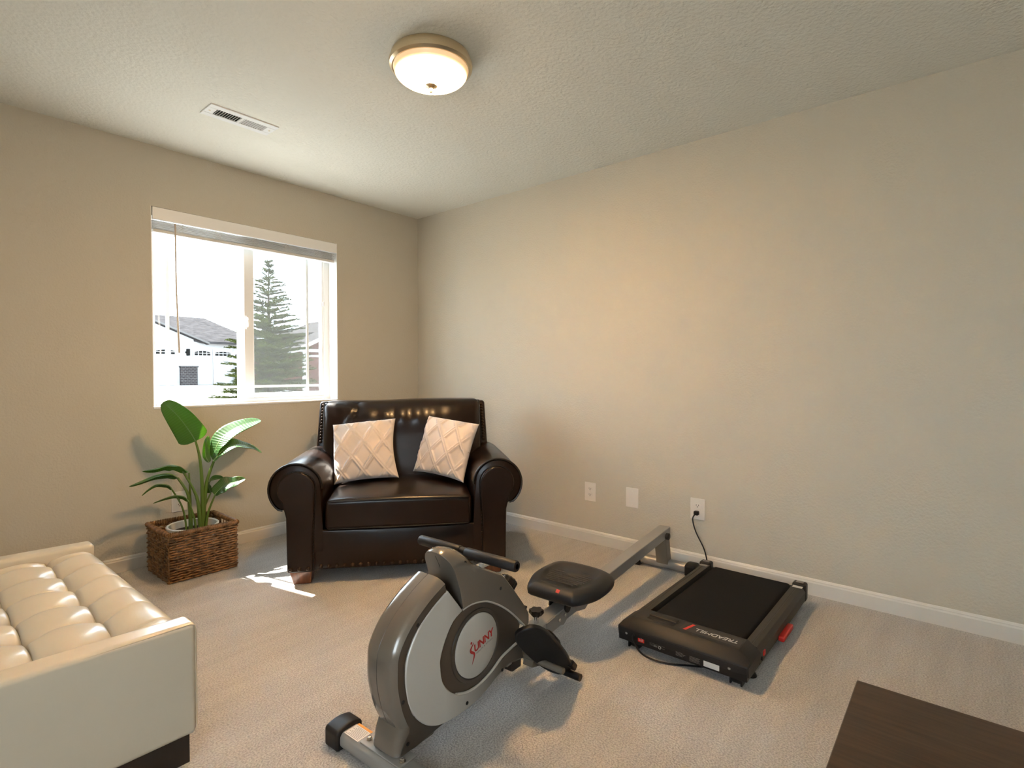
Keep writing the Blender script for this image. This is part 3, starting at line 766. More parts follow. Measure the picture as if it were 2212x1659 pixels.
for s in (-1, 1):
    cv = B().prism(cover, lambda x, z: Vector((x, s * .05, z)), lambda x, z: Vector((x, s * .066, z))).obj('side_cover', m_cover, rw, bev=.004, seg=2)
    B().tube(smooth_path([(x, s * .0615, z) for x, z in ridge[:8]], 4), .0042, 8).obj('cover_ridge', m_silver, cv)
    B().tube(smooth_path([(x, s * .0615, z) for x, z in ridge[14:]], 4), .0036, 8).obj('cover_ridge', m_silver, rw)
    dc_, dr = Vector((.3135, 0, .2505)), .0985
    B().lathe([(dr + .016, .056), (dr + .014, .0615), (dr + .005, .0625), (dr + .003, .0600), (dr, .0600)], (dc_.x, 0, dc_.z), (0, s, 0), 56).obj('badge_ring', m_greyd, rw)
    bd = B().lathe([(dr + .001, .056), (dr, .0630), (dr - .004, .0655), (dr * .6, .0668), (0, .0672)], (dc_.x, 0, dc_.z), (0, s, 0), 56).obj('badge_disc', m_silver, rw)
    for hx, hz in ((.062, .408), (.008, .215), (.03, .085), (.262, .090), (.435, .118)):
        yy = .0645 if (hx, hz) in ((.062, .408), (.008, .215)) else .0668
        if (hx, hz) == (.03, .085): yy = .0585
        B().lathe([(.0055, -.004), (.0055, .0006), (.0045, .0009), (0, .0003)], (hx, s * yy, hz), (0, s, 0), 12).obj('screw_hole', m_hole, rw)
    if s < 0:
        tilt = math.radians(14); xd = Vector((math.cos(tilt), 0, math.sin(tilt))); yd = Vector((-math.sin(tilt), 0, math.cos(tilt)))
        oc = Vector((.327, -.0676, .2535))
        text_obj('lettering', 'UNNY', .034, m_redprint, bd, oc + xd * .012 + Vector((0, 0, .0)), xd, yd, shear=.15, space=.95, extrude=.0003, bold=.0009)
        text_obj('lettering', 'HEALTH & FITNESS', .0072, m_textgrey, bd, oc + xd * .012 - yd * .019, xd, yd, space=1.35, extrude=.0003)
        spts = [(.013, .022), (.004, .017), (-.005, .010), (-.006, .002), (.001, -.006), (.006, -.014), (.002, -.024), (-.006, -.034), (-.012, -.041)]
        so2 = oc - xd * .043 + yd * .0
        pth = smooth_path([so2 + xd * a + yd * c for a, c in spts], 5)
        nn = len(pth); b = B(); prev = None
        for k, q in enumerate(pth):
            t = k / (nn - 1); wdt = .0005 + .0036 * math.sin(PI * min(1, t * 1.02 + .02)) ** .8
            tg = (pth[min(k + 1, nn - 1)] - pth[max(k - 1, 0)]).normalized(); sd_ = tg.cross(Vector((0, 1, 0)))
            cur = (b.bm.verts.new(q + sd_ * wdt), b.bm.verts.new(q - sd_ * wdt))
            if prev: b.bm.faces.new((prev[0], prev[1], cur[1], cur[0]))
            prev = cur
        b.obj('lettering', m_redprint, bd, smooth=False)
        B().lathe([(0, .0003), (.0042, .0003), (.0042, 0)], so2 + xd * .002 + yd * .0275, (0, -1, 0), 14).obj('lettering', m_redprint, bd)
# upper housing with the raised nose
def ridge_s(z):
    tab = [(.38, .251), (.388, .249), (.448, .236), (.497, .22), (.54, .201), (.565, .186), (.60, .180)]
    for (za, sa), (zb_, sb) in zip(tab, tab[1:]):
        if z <= zb_: return sa + (sb - sa) * (z - za) / (zb_ - za)
    return tab[-1][1]
stat = [(.184, .388, .568, .055), (.196, .388, .574, .057), (.22, .389, .576, .057), (.25, .390, .567, .056), (.27, .390, .552, .052), (.288, .390, .532, .045), (.302, .389, .513, .03), (.312, .388, .505, .014), (.341, .382, .491, .010), (.378, .368, .472, .010), (.437, .333, .442, .010), (.452, .322, .430, .012), (.498, .285, .381, .016), (.559, .222, .306, .016), (.578, .212, .280, .014), (.588, .222, .262, .012)]
b = B(); rings = []
for s_, zb_, zt, r_ in stat:
    ring = []; wd = .064
    sec = [(-wd, zb_), (-wd, zb_ + (zt - r_ - zb_) * .5), (-wd, zt - r_)] + [(-wd + r_ - r_ * math.cos(a), zt - r_ + r_ * math.sin(a)) for a in [PI / 2 * k / 6 for k in range(1, 7)]]
    sec = sec + [(-y, z) for y, z in sec[::-1]]
    k = max(0, 1 - (s_ - .184) / .14)
    for y, z in sec:
        ring.append(b.bm.verts.new((s_ + (ridge_s(z) - .184) * k, y, z)))
    rings.append(ring)
for a_, b_ in zip(rings, rings[1:]): b.skin(a_, b_)
b.bm.faces.new(rings[0]); b.bm.faces.new(rings[-1])
up = b.obj('upper_housing', m_grey, rw, bev=.003, ang=45)
B().tube([(ridge_s(z) - .0005, 0, z) for z in (.47, .50, .53, .555)], .0008, 5).obj('housing_seam', m_hole, up)
for s in (-1, 1):
    for hx, hz in ((.262, .528), (.430, .395), (.572, .282)):
        yy = .0645 if hz < .5 else .060
        B().lathe([(.0055, -.01), (.0055, .0006), (.0045, .0009), (0, .0003)], (hx, s * yy, hz), (0, s, 0), 12).obj('screw_hole', m_hole, up)
# handlebar
hb = B().tube([(.326, -.20, .531), (.326, .20, .531)], .012, 14).obj('handlebar', m_dark, rw)
for y0, y1 in ((-.213, -.004), (.018, .213)):
    B().lathe([(.008, 0), (.0155, .001), (.0172, .004), (.0172, y1 - y0 - .004), (.0155, y1 - y0 - .001), (.008, y1 - y0)], (.326, y0, .531), (0, 1, 0), 20).obj('foam_grip', m_foam, hb)
B().tube([(.326, -.006, .531), (.326, .02, .531)], .0150, 16).obj('strap_collar', m_dark, hb)
b = B(); b.box(.318, .440, -.045, -.020, .478, .487).box(.335, .352, -.06, -.05, .485, .502); b.obj('handle_rest', m_silver, up, bev=.002)
# resistance knob
kd = Vector((.77, 0, .64)).normalized(); kc = Vector((.535, .0, .352))
b = B(); prof = []
x_ = Vector((0, 1, 0)); y_ = kd.cross(x_)
r0 = []; r1 = []; r2 = []
for k in range(40):
    rr_ = .031 + (.0025 if (k // 2) % 2 else 0); a = 2 * PI * k / 40; d = x_ * math.cos(a) + y_ * math.sin(a)
    r0.append(b.bm.verts.new(kc + d * rr_)); r1.append(b.bm.verts.new(kc + d * rr_ + kd * .028)); r2.append(b.bm.verts.new(kc + d * (rr_ - .006) + kd * .034))
b.skin(r0, r1); b.skin(r1, r2); b.bm.faces.new(r2); b.bm.faces.new(r0[::-1])
b.obj('resistance_knob', m_dark, rw, smooth=False)
# rail
def rz(s): return .150 + (s - .7) * .0745
r0_, r1_ = .50, 1.985
dirv = Vector((1, 0, .0745)).normalized(); upv = Vector((-.0745, 0, 1)).normalized()
cm = (Vector((r0_, 0, rz(r0_))) + Vector((r1_, 0, rz(r1_)))) / 2 - upv * .026
ra_ = B().obox(cm, dirv * ((r1_ - r0_) / 2 / dirv.x), Vector((0, .032, 0)), upv * .026).obj('rail', m_steel, rw, bev=.003)
for s in (-1, 1):
    y = s * .0335
    pc_ = [(.745, -.002), (.905, -.002), (.905, -.034), (.885, -.048), (.865, -.060), (.845, -.052), (.745, -.052)]
    br = B().prism(pc_, lambda a, c: Vector((a, s * .032, rz(a) + c)), lambda a, c: Vector((a, s * .036, rz(a) + c))).obj('hinge_plate', m_steel, rw, smooth=False)
    for a, c in ((.83, -.025), (.872, -.022)):
        B().lathe([(.008, .034), (.008, .040), (.005, .043), (0, .043)], (a, 0, rz(a) + c), (0, s, 0), 6).obj('bolt', m_chrome, br)
# folding knob
b = B(); kz = rz(.725)
B().lathe([(.0095, 0), (.0095, .03), (0, .03)], (.725, 0, kz), seg=16).obj('knob_post', m_chrome, rw)
r0 = []; r1 = []; r2 = []; r3 = []
for k in range(36):
    a = 2 * PI * k / 36; rr_ = .027 + .003 * math.cos(6 * a); d = Vector((math.cos(a), math.sin(a), 0))
    r0.append(b.bm.verts.new(Vector((.725, 0, kz + .028)) + d * (rr_ - .010))); r1.append(b.bm.verts.new(Vector((.725, 0, kz + .040)) + d * rr_)); r2.append(b.bm.verts.new(Vector((.725, 0, kz + .052)) + d * (rr_ - .002))); r3.append(b.bm.verts.new(Vector((.725, 0, kz + .051)) + d * (rr_ - .012)))
b.skin(r0, r1); b.skin(r1, r2); b.skin(r2, r3); b.bm.faces.new(r3); b.bm.faces.new(r0[::-1]); b.obj('folding_knob', m_dark, rw, ang=50)
# seat with carriage
sx_, sz_ = .965, rz(.965)
outl = [(-.135, -.115), (-.150, -.08), (-.152, .08), (-.140, .118), (-.06, .158), (.02, .168), (.105, .155), (.140, .118), (.152, .05), (.152, -.05), (.140, -.118), (.105, -.155), (.02, -.168), (-.06, -.158)]
op = smooth_path([(x, y, 0) for x, y in outl], 4, closed=True)
b = B(); rings = []
for dz, sc_, dip in ((.042, .93, 0), (.050, .985, 0), (.066, 1.0, 0), (.082, .95, 0), (.093, .84, 0), (.097, .74, .0), (.0965, .66, 0), (.093, .64, .0), (.0905, .3, .002), (.0895, .05, .002)):
    rings.append([b.bm.verts.new((sx_ + p_.x * sc_, p_.y * sc_, sz_ + dz + p_.x * .06 - dip)) for p_ in op])
for a_, b_ in zip(rings, rings[1:]): b.skin(a_, b_)
b.bm.faces.new(rings[0][::-1]); b.bm.faces.new(rings[-1])
se = b.obj('seat', m_seat, rw, ang=60)
for k in range(11):
    xx = -.075 + k * .015; L = .092 * math.sqrt(max(.05, 1 - (xx / .10) ** 2))
    B().tube([(sx_ + xx, -L, sz_ + .0935 + xx * .06), (sx_ + xx, L, sz_ + .0935 + xx * .06)], .0014, 5).obj('seat_rib', m_seat, se)
B().obox((sx_ - .1375, -.030, sz_ + .0775), Vector((.007, 0, .006)), Vector((0, .008, 0)), Vector((-.0004, 0, .0005))).obj('seat_emblem', m_redprint, se)
b = B(); b.box(sx_ - .085, sx_ + .085, -.060, .060, sz_ + .034, sz_ + .046)
for s in (-1, 1):
    poly = [(-.085, .040), (.085, .040), (.070, -.03), (.03, -.052), (-.03, -.040)]
    b.prism(poly, lambda a, c: Vector((sx_ + a + .02, s * .042, sz_ + c)), lambda a, c: Vector((sx_ + a + .02, s * .047, sz_ + c)))
ca = b.obj('seat_carriage', m_steel, rw, smooth=False)
for s in (-1, 1):
    for dx in (-.075, .075): B().lathe([(.012, .033), (.021, .034), (.021, .041), (.0, .041)], (sx_ + dx, 0, sz_ - .004), (0, s, 0), 18).obj('roller', m_dark, ca)
    B().lathe([(.007, .047), (.007, .053), (0, .053)], (sx_ + .065, 0, sz_ - .018), (0, s, 0), 6).obj('bolt', m_chrome, ca)
# rear leg and foot
zt = rz(1.945) - .05
rl = B()
rl.obox(((1.925 + 1.985) / 2, 0, (zt + .05) / 2), Vector((.028, 0, 0)), Vector((0, .034, 0)), Vector((-.018, 0, (zt - .05) / 2 + .012))); rl.obj('rear_leg', m_steeld, rw, bev=.003)
for s in (-1, 1): B().lathe([(.012, .032), (.019, .034), (.019, .048), (.015, .051), (0, .051)], (1.925, 0, rz(1.925) - .036), (0, s, 0), 14).obj('leg_knob', m_dark, rw)
rounded_bar(1.945, 2.007, .010, .060, -.165, .165, .022).obj('rear_stabilizer', m_steel, rw)
for s in (-1, 1):
    def capfn2(x, y, z): return (x, y, z + (.008 * math.cos((x - 1.976) / .042 * PI / 2) if z > .03 else 0))
    B().rbox(1.934, 2.018, min(s * .130, s * .192), max(s * .130, s * .192), 0, .062, .012, 3, 4, capfn2).obj('end_cap', m_dark, rw)
# pedals
B().tube([(.575, -.22, .105), (.575, .22, .105)], .011, 12).obj('pedal_axle', m_steeld, rw)
b = B(); b.box(.53, .585, -.035, .035, .055, .105); b.obj('pedal_bracket', m_dark, rw, bev=.006)
def make_pedal(s):
    heel = Vector((.690, 0, .030)); toe = Vector((.435, 0, .285)); d = (toe - heel); L = d.length; d.normalize(); nrm = Vector((d.z, 0, -d.x))
    if nrm.x < 0: nrm = -nrm
    yc = s * .155
    ot_ = []
    for k in range(28):
        a = 2 * PI * k / 28; lx = .5 * L + .5 * L * math.copysign(abs(math.cos(a)) ** .75, math.cos(a)); wy = (.058 + .010 * math.cos(a)) * math.copysign(abs(math.sin(a)) ** .75, math.sin(a)); ot_.append((lx, wy))
    wv_ = Vector((0, .80, 0)) + nrm * (.60 * s); n2 = d.cross(wv_).normalized()
    if n2.dot(nrm) < 0: n2 = -n2
    ped = B().prism(ot_, lambda l, w_: heel + d * l + Vector((0, yc, 0)) + wv_ * w_ - n2 * .008, lambda l, w_: heel + d * l + Vector((0, yc, 0)) + wv_ * w_ + n2 * .010).obj('pedal', m_dark, rw, bev=.004)
    pts = [heel + d * (L * .58) + Vector((0, yc, 0)) + wv_ * (.060 * math.cos(PI * k / 14)) + n2 * (.006 + .046 * math.sin(PI * k / 14)) for k in range(15)]
    b = B()
    prev = None
    for q in pts:
        cur = [b.bm.verts.new(q - d * .026), b.bm.verts.new(q + d * .026)]
        if prev: b.bm.faces.new((prev[0], prev[1], cur[1], cur[0]))
        prev = cur
    o = b.obj('strap', m_dark, ped); md = o.modifiers.new('thick', 'SOLIDIFY'); md.thickness = .004
    B().obox(heel + d * .035 + Vector((0, yc, 0)) + nrm * .022, d * .022, Vector((0, .045, 0)), nrm * .012).obj('heel_cup', m_dark, ped, bev=.005)
    B().tube([heel - d * .002 + Vector((0, yc - .062, 0)), heel - d * .002 + Vector((0, yc + .062, 0))], .013, 12).obj('heel_peg', m_dark, ped)
    B().obox(Vector((.60, s * .085, .085)), Vector((.045, 0, -.012)), Vector((0, .02, 0)), Vector((.002, 0, .010))).obj('pedal_arm', m_steeld, rw)
make_pedal(-1); make_pedal(1)

# ================================================================== TREADMILL
TX0, TX1, TY0, TY1 = 1.945, 2.875, .565, 1.075
tm = thing('treadmill', 'flat black walking treadmill with red side grip in front of the wall', 'treadmill', ((TX0 + TX1) / 2, (TY0 + TY1) / 2, 0))
# hood over the motor
hp = [(TX0 + .006, .046), (TX0, .075), (TX0 + .002, .088), (TX0 + .040, .122), (TX0 + .140, .122), (TX0 + .165, .108), (TX0 + .165, .046)]
def hoodmap(y, inset): return lambda x, z: Vector((x + (inset if x < TX0 + .1 else 0), y, z))
b = B(); rings = []
for y, ins, dz in ((TY0, .006, -.010), (TY0 + .004, .001, -.004), (TY0 + .045, 0, 0), (TY1 - .045, 0, 0), (TY1 - .004, .001, -.004), (TY1, .006, -.010)):
    edge = y < TY0 + .01 or y > TY1 - .01
    rings.append([b.bm.verts.new((x + (ins if x < TX0 + .1 else 0), y, z + ((dz - .024) if (z > .1 and edge) else 0))) for x, z in hp])
for a_, b_ in zip(rings, rings[1:]): b.skin(a_, b_)
b.bm.faces.new(rings[0]); b.bm.faces.new(rings[-1])
hd = b.obj('motor_hood', m_hood, tm, bev=.004, ang=30)
B().box(TX0 + .0005, TX0 + .008, TY0 + .006, TY1 - .006, .082, .0835).obj('hood_seam', m_hole, hd)
# front face frame
fr = B().box(TX0 + .004, TX0 + .16, TY0 + .004, TY1 - .004, .032, .079).obj('front_frame', m_dark, tm, bev=.003)
# deck, belt, rails, caps
B().box(TX0 + .15, TX1 - .03, TY0 + .03, TY1 - .03, .042, .074).obj('deck', m_dark, tm, bev=.003)
def beltz(x, y, z): return (x, y, z)
B().rbox(TX0 + .145, TX1 - .014, TY0 + .066, TY1 - .066, .040, .094, .020, 4, 8).obj('belt', m_belt, tm)
for s, (y0, y1) in ((-1, (TY0 + .002, TY0 + .058)), (1, (TY1 - .058, TY1 - .002))):
    rp = [(y0 if s < 0 else y1, .036), (y0 if s < 0 else y1, .078), (y0 + .012 if s < 0 else y1 - .012, .098), (y0 + .030 if s < 0 else y1 - .030, .102), (y0 + .032 if s < 0 else y1 - .032, .100), (y0 + .034 if s < 0 else y1 - .034, .102), (y1 if s < 0 else y0, .102), (y1 if s < 0 else y0, .036)]
    rl_ = B().prism(rp, lambda y, z: Vector((TX0 + .150, y, z)), lambda y, z: Vector((TX1 - .045, y, z))).obj('side_rail', m_rail, tm, smooth=False, bev=.0015)
    B().rbox(TX1 - .050, TX1, y0 - .002, y1 + .002, .028, .112, .010, 3, 3).obj('end_cap', m_dark, tm)
    B().box(TX1 - .082, TX1 - .056, y0 + .008 if s < 0 else y1 - .048, y0 + .050 if s < 0 else y1 - .010, .1021, .1026).obj('sticker', m_sticker if s < 0 else m_textgrey, rl_)
    B().box(TX1 - .036, TX1 - .012, y0 + .012, y1 - .012, .1121, .1125).obj('cap_label', m_textgrey, rl_)
B().tube([(TX1 - .035, TY0 + .05, .066), (TX1 - .035, TY1 - .05, .066)], .024, 16).obj('rear_roller', m_dark, tm)
# red grip on the near side, small red tag
B().rbox(2.350, 2.505, TY0 - .020, TY0 + .004, .026, .048, .006, 2, 4).obj('red_grip', m_red, tm)
B().box(2.135, 2.155, TY0 - .002, TY0 + .003, .055, .073).obj('red_tag', m_red, tm, bev=.001)
B().lathe([(.007, -.003), (.007, .004), (0, .004)], (2.105, TY0, .058), (0, -1, 0), 12).obj('side_bolt', m_hole, tm)
# hood inset: transport wheel slot / handle recess
B().rbox(TX0 + .088, TX0 + .122, TY1 - .215, TY1 - .095, .110, .128, .006, 2, 4).obj('hood_handle', m_dark, hd)
B().rbox(TX0 + .060, TX0 + .090, TY1 - .212, TY1 - .100, .1216, .1226, .0004, 1, 2).obj('hood_recess', m_hole, hd)
# printing on the hood
B().box(TX0 + .062, TX0 + .128, TY0 + .050, TY1 - .235, .1220, .1224).obj('name_panel', m_rail, hd)
p_ = [(.066, .262), (.126, .246), (.126, .234), (.066, .250)]
B().prism([(TX0 + a, TY0 + c) for a, c in p_], lambda x, y: Vector((x, y, .1224)), lambda x, y: Vector((x, y, .1228))).obj('red_stripe', m_red, hd, smooth=False)
text_obj('lettering', 'TREADMILL', .034, m_whiteprint, hd, (TX0 + .093, TY0 + .140, .1225), (0, 1, 0), (-1, 0, 0), space=.92, shear=.2, extrude=.0004)
# printing on the front face
fx = TX0 + .0036
rs = B().box(fx - .0006, fx, .958, .985, .046, .076).obj('warning_sticker', m_red, fr)
B().tube([(fx - .0008, .9715 + dx, .0605 + dz) for dx, dz in ((-.007, -.005), (.007, -.005), (0, .008))], .0008, 5, closed=True).obj('warning_triangle', m_whiteprint, rs)
B().box(fx - .0009, fx - .0005, .963, .980, .0510, .0524).obj('print_lines', m_whiteprint, rs)
b = B()
for k in range(6): b.box(fx - .0005, fx, .885 - .012 * (k % 2), .935, .070 - k * .0042, .0708 - k * .0042)
b.box(fx - .0005, fx, .905, .918, .047, .053)
b.obj('print_lines', M('dim_print', (.16, .15, .14), .6), fr)
B().tube([(fx - .0004, .893 + .005 * math.cos(a), .050 + .005 * math.sin(a)) for a in [2 * PI * k / 14 for k in range(14)]], .0007, 5, closed=True).obj('print_ring', m_whiteprint, fr)
b = B()
for k in range(6): b.box(fx - .0005, fx, .790 + .006 * (k % 3), .828, .066 - k * .0042, .0668 - k * .0042)
for k in range(5): b.box(fx - .0005, fx, .735 + .005 * (k % 2), .775, .058 - k * .0042, .0588 - k * .0042)
b.obj('print_lines', M('dim_print2', (.30, .28, .26), .6), fr)
B().box(fx - .0006, fx, .665, .722, .040, .066).obj('serial_label', m_sticker, fr)
for y in (1.035, .63): B().lathe([(.006, -.002), (.005, .002), (0, .002)], (fx, y, .064), (-1, 0, 0), 10).obj('screw', m_steel, fr)
# wheels and feet
for y in (TY0 + .045, TY1 - .065):
    b = B(); b.box(TX0 + .012, TX0 + .075, y - .022, y - .016, .008, .04).box(TX0 + .012, TX0 + .075, y + .016, y + .022, .008, .04); b.obj('wheel_fork', m_dark, tm)
    B().tube([(TX0 + .045, y - .014, .0225), (TX0 + .045, y + .014, .0225)], .0225, 20).obj('wheel', m_dark, tm)
for y in (TY0 + .030, TY1 - .035):
    b = B(); b.lathe([(0, 0), (.024, 0), (.022, .008), (.011, .018), (.007, .020)], (2.07, y, 0), seg=16); ft = b.obj('levelling_foot', m_dark, tm)
    B().tube([(2.07, y, .018), (2.07, y, .045)], .006, 10).obj('foot_bolt', m_chrome, ft)
for y in (TY0 + .06, TY1 - .06):
    B().lathe([(0, 0), (.02, 0), (.02, .032), (0, .032)], (TX1 - .05, y, 0), seg=14).obj('rear_foot', m_dark, tm)
# mains lead: from the front face, under the deck, up to the wall
pts = smooth_path([(fx + .004, 1.002, .070), (fx - .012, 1.000, .066), (fx - .022, .990, .050), (fx - .030, .950, .018), (fx - .020, .88, .007), (fx + .02, .80, .006), (fx + .10, .72, .006), (fx + .3, .80, .006), (2.55, 1.02, .006), (2.72, 1.12, .007), (2.86, 1.085, .010), (2.945, 1.075, .03), (2.975, 1.100, .12), (2.972, 1.150, .22), (2.975, 1.170, .285), (2.992, 1.165, .312), (3.005, 1.163, .317)], 8)
pc_ = B().tube(pts, .0036, 8).obj('power_cord', m_dark, tm)
B().obox((3.008, 1.162, .3175), (.014, 0, 0), (0, .013, 0), (0, 0, .012)).obj('plug', m_dark, pc_, bev=.005)

# ================================================================== PLANT IN BASKET
bx0, bx1, by0, by1, bh = .982, 1.345, 3.185, 3.535, .270
bk_ = thing('wicker_basket', 'rectangular brown woven wicker basket holding a potted plant', 'basket', ((bx0 + bx1) / 2, (by0 + by1) / 2, 0))
def perim(t, d):       # point on the rounded rectangle, t in metres along it, d outward
    x0, x1, y0, y1 = bx0 + .008, bx1 - .008, by0 + .008, by1 - .008; Lx, Ly = x1 - x0, y1 - y0; P_ = 2 * (Lx + Ly); t %= P_
    if t < Lx: return Vector((x0 + t, y0 - d, 0))
    t -= Lx
    if t < Ly: return Vector((x1 + d, y0 + t, 0))
    t -= Ly
    if t < Lx: return Vector((x1 - t, y1 + d, 0))
    t -= Lx
    return Vector((x0 - d, y1 - t, 0))
Lx, Ly = bx1 - bx0 - .016, by1 - by0 - .016; PER = 2 * (Lx + Ly)
NS = 36; sp_ = PER / NS
b = B(); rnd = random.Random(4)
rows = 19
for rrow in range(rows):
    z0 = .008 + rrow * (bh - .028) / (rows - 1)
    pts = []; n = NS * 4; jit = [rnd.uniform(-.0022, .0022) for _ in range(n)]
    for k in range(n):
        t = k / n * PER
        ph = math.cos(PI * (t / sp_) + PI * rrow)
        q = perim(t, .0040 * ph); q.z = z0 + jit[k] * .6 + .0012 * math.sin(2 * PI * t / sp_ + rrow * 2.1)
        pts.append(q)
    hole = z0 > .20 and z0 < .245
    segs = []; cur = []
    for q in pts + [pts[0]]:
        inhole = hole and (abs(q.y - (by0 + by1) / 2) < .062) and (q.x < bx0 + .02 or q.x > bx1 - .02)
        if inhole:
            if len(cur) > 3: segs.append(cur)
            cur = []
        else: cur.append(q)
    if len(cur) > 3: segs.append(cur)
    for sg in segs: b.tube(sg, [rnd.uniform(.0054, .0070) for _ in sg], 5)
wv = b.obj('woven_strands', m_wicker, bk_, ang=80); wv['kind'] = 'stuff'
b = B()
for k in range(NS):
    q = perim((k + .0) * sp_, 0); b.tube([(q.x, q.y, .003), (q.x, q.y, bh - .015)], .0030, 5)
o = b.obj('stakes', m_wicker, bk_); o['kind'] = 'stuff'
pts = [perim(k / 120 * PER, .0) + Vector((0, 0, bh - .012)) for k in range(120)]
B().tube(pts, .0105, 8, closed=True).obj('rim_core', m_wicker, bk_)
b = B(); hel = []
for k in range(1500):
    t = k / 1500 * PER; a = 2 * PI * t / .0085; q = perim(t, .0122 * math.cos(a)); q.z = bh - .012 + .0122 * math.sin(a); hel.append(q)
b.tube(hel, .0032, 4, closed=True); o = b.obj('rim_wrap', m_wicker, bk_); o['kind'] = 'stuff'
B().box(bx0 + .014, bx1 - .014, by0 + .014, by1 - .014, .002, .010).obj('basket_floor', m_wicker, bk_)
for x in (bx0 + .004, bx1 - .004):
    b = B()
    for k in range(6): b.tube([(x, by0 + .035, .02 + k * .03), (x, by1 - .035, .02 + k * .03)], .003, 5)
    o = b.obj('inner_lining', m_wicker, bk_); o['kind'] = 'stuff'

PC = Vector((1.165, 3.360, 0))
pt = thing('potted_plant', 'bird of paradise plant in a white pot inside the basket', 'plant', PC + Vector((0, 0, .0101)))
B().lathe([(0, .0102), (.085, .0102), (.118, .225), (.130, .228), (.132, .252), (.126, .256), (.119, .252), (.116, .20), (0, .20)], PC, seg=40).obj('pot', m_pot, pt)
B().lathe([(.1165, .215), (.08, .220), (.04, .226), (0, .228)], PC, seg=30).obj('soil', m_soil, pt)
def leaf(mid, halfw, side, fold=.25, curl=0., name='leaf', prof=None, wav=0.):
    sp2 = smooth_path(mid, 6); n = len(sp2) - 1; side = Vector(side).normalized()
    def fn(i, j):
        f = i * n; k = min(int(f), n - 1); p_ = sp2[k].lerp(sp2[k + 1], f - k); tg = (sp2[k + 1] - sp2[k]).normalized()
        s_ = (side - tg * side.dot(tg)).normalized(); nr = s_.cross(tg)
        wdt = halfw * (math.sin(PI * min(1, max(0, i)) ** .72) ** .62 if prof is None else prof(i))
        v = 2 * j - 1
        return p_ + s_ * (v * wdt * math.cos(fold * abs(v))) + nr * (abs(v) * wdt * math.sin(fold) + wav * wdt * math.sin(i * 17) * v * v + curl * v * wdt)
    b = B(); b.grid(26, 14, fn, uv=True)
    o = b.obj(name, m_leaf, pt, ang=70); md = o.modifiers.new('thick', 'SOLIDIFY'); md.thickness = .0011
    rib = [fn(i / 20, .5) + Vector((0, -.0004, .0004)) for i in range(20)]
    B().tube(rib, [.0030 - .0024 * i / 19 for i in range(20)], 6).obj('midrib', m_rib, o)
    return o
def stem(path, r0=.007, r1=.0045):
    q = smooth_path(path, 6); n = len(q)
    B().tube(q, [r0 + (r1 - r0) * i / (n - 1) for i in range(n)], 9).obj('stem', m_stem, pt)
Yp = 3.36
# 1 big upright leaf facing the room
stem([(1.205, 3.34, .20), (1.212, 3.345, .40), (1.208, 3.35, .56), (1.200, 3.355, .65), (1.184, 3.36, .726)], .012, .0055)
leaf([(1.184, 3.360, .724), (1.150, 3.350, .785), (1.098, 3.345, .865), (1.050, 3.35, .925), (1.028, 3.375, .952)], .082, (.80, -.25, .52), .22, prof=lambda i: (min(1, i / .14) ** .5) * max(0, 1 - max(0, (i - .2) / .8) ** 1.9) ** .62 * (1.0 - .22 * i))
# 2 sunlit leaf to the right (upper) and its folded lower neighbour
stem([(1.215, 3.36, .20), (1.232, 3.36, .42), (1.252, 3.36, .52), (1.294, 3.36, .630)], .013, .006)
leaf([(1.285, 3.36, .615), (1.300, 3.37, .68), (1.345, 3.38, .735), (1.43, 3.39, .785), (1.52, 3.395, .808), (1.575, 3.395, .816)], (.064), (.05, -.87, -.49), .08, prof=lambda i: math.sin(PI * (i * .96 + .04) ** .85) ** .65, wav=.05)
leaf([(1.270, 3.34, .600), (1.320, 3.32, .665), (1.385, 3.31, .690), (1.46, 3.31, .668), (1.540, 3.31, .622)], .046, (-.05, -.86, -.5), .2, wav=.1)
leaf([(1.262, 3.38, .590), (1.250, 3.40, .63), (1.262, 3.42, .70), (1.285, 3.44, .74)], .026, (.8, .3, .1), .3)
# 3 left drooping pair
stem([(1.150, 3.35, .20), (1.148, 3.35, .34), (1.135, 3.35, .44), (1.085, 3.34, .530)], .012, .006)
leaf([(1.085, 3.34, .530), (1.04, 3.33, .562), (.97, 3.32, .565), (.90, 3.31, .545), (.845, 3.30, .528)], .034, (.12, -.9, .42), .55)
leaf([(1.150, 3.38, .550), (1.10, 3.37, .590), (1.05, 3.36, .605), (.99, 3.36, .595), (.92, 3.36, .590)], .036, (0, -.85, .5), .55, wav=.1)
stem([(1.195, 3.33, .20), (1.185, 3.33, .36), (1.165, 3.34, .45), (1.120, 3.37, .560)], .012, .005)
stem([(1.16, 3.38, .20), (1.162, 3.385, .40), (1.157, 3.385, .545)], .008, .004)
# 4 two small left leaves
stem([(1.12, 3.33, .20), (1.118, 3.33, .28), (1.092, 3.31, .38), (1.04, 3.29, .480)], .006, .004)
leaf([(1.042, 3.29, .478), (1.02, 3.285, .508), (.965, 3.28, .522), (.92, 3.275, .500), (.893, 3.27, .476)], .022, (.0, -.9, .35), .5)
stem([(1.165, 3.31, .20), (1.155, 3.31, .30), (1.123, 3.30, .400)], .007, .004)
leaf([(1.125, 3.30, .398), (1.10, 3.295, .430), (1.055, 3.29, .446), (1.0, 3.285, .440), (.945, 3.28, .425)], .022, (.0, -.9, .4), .5)
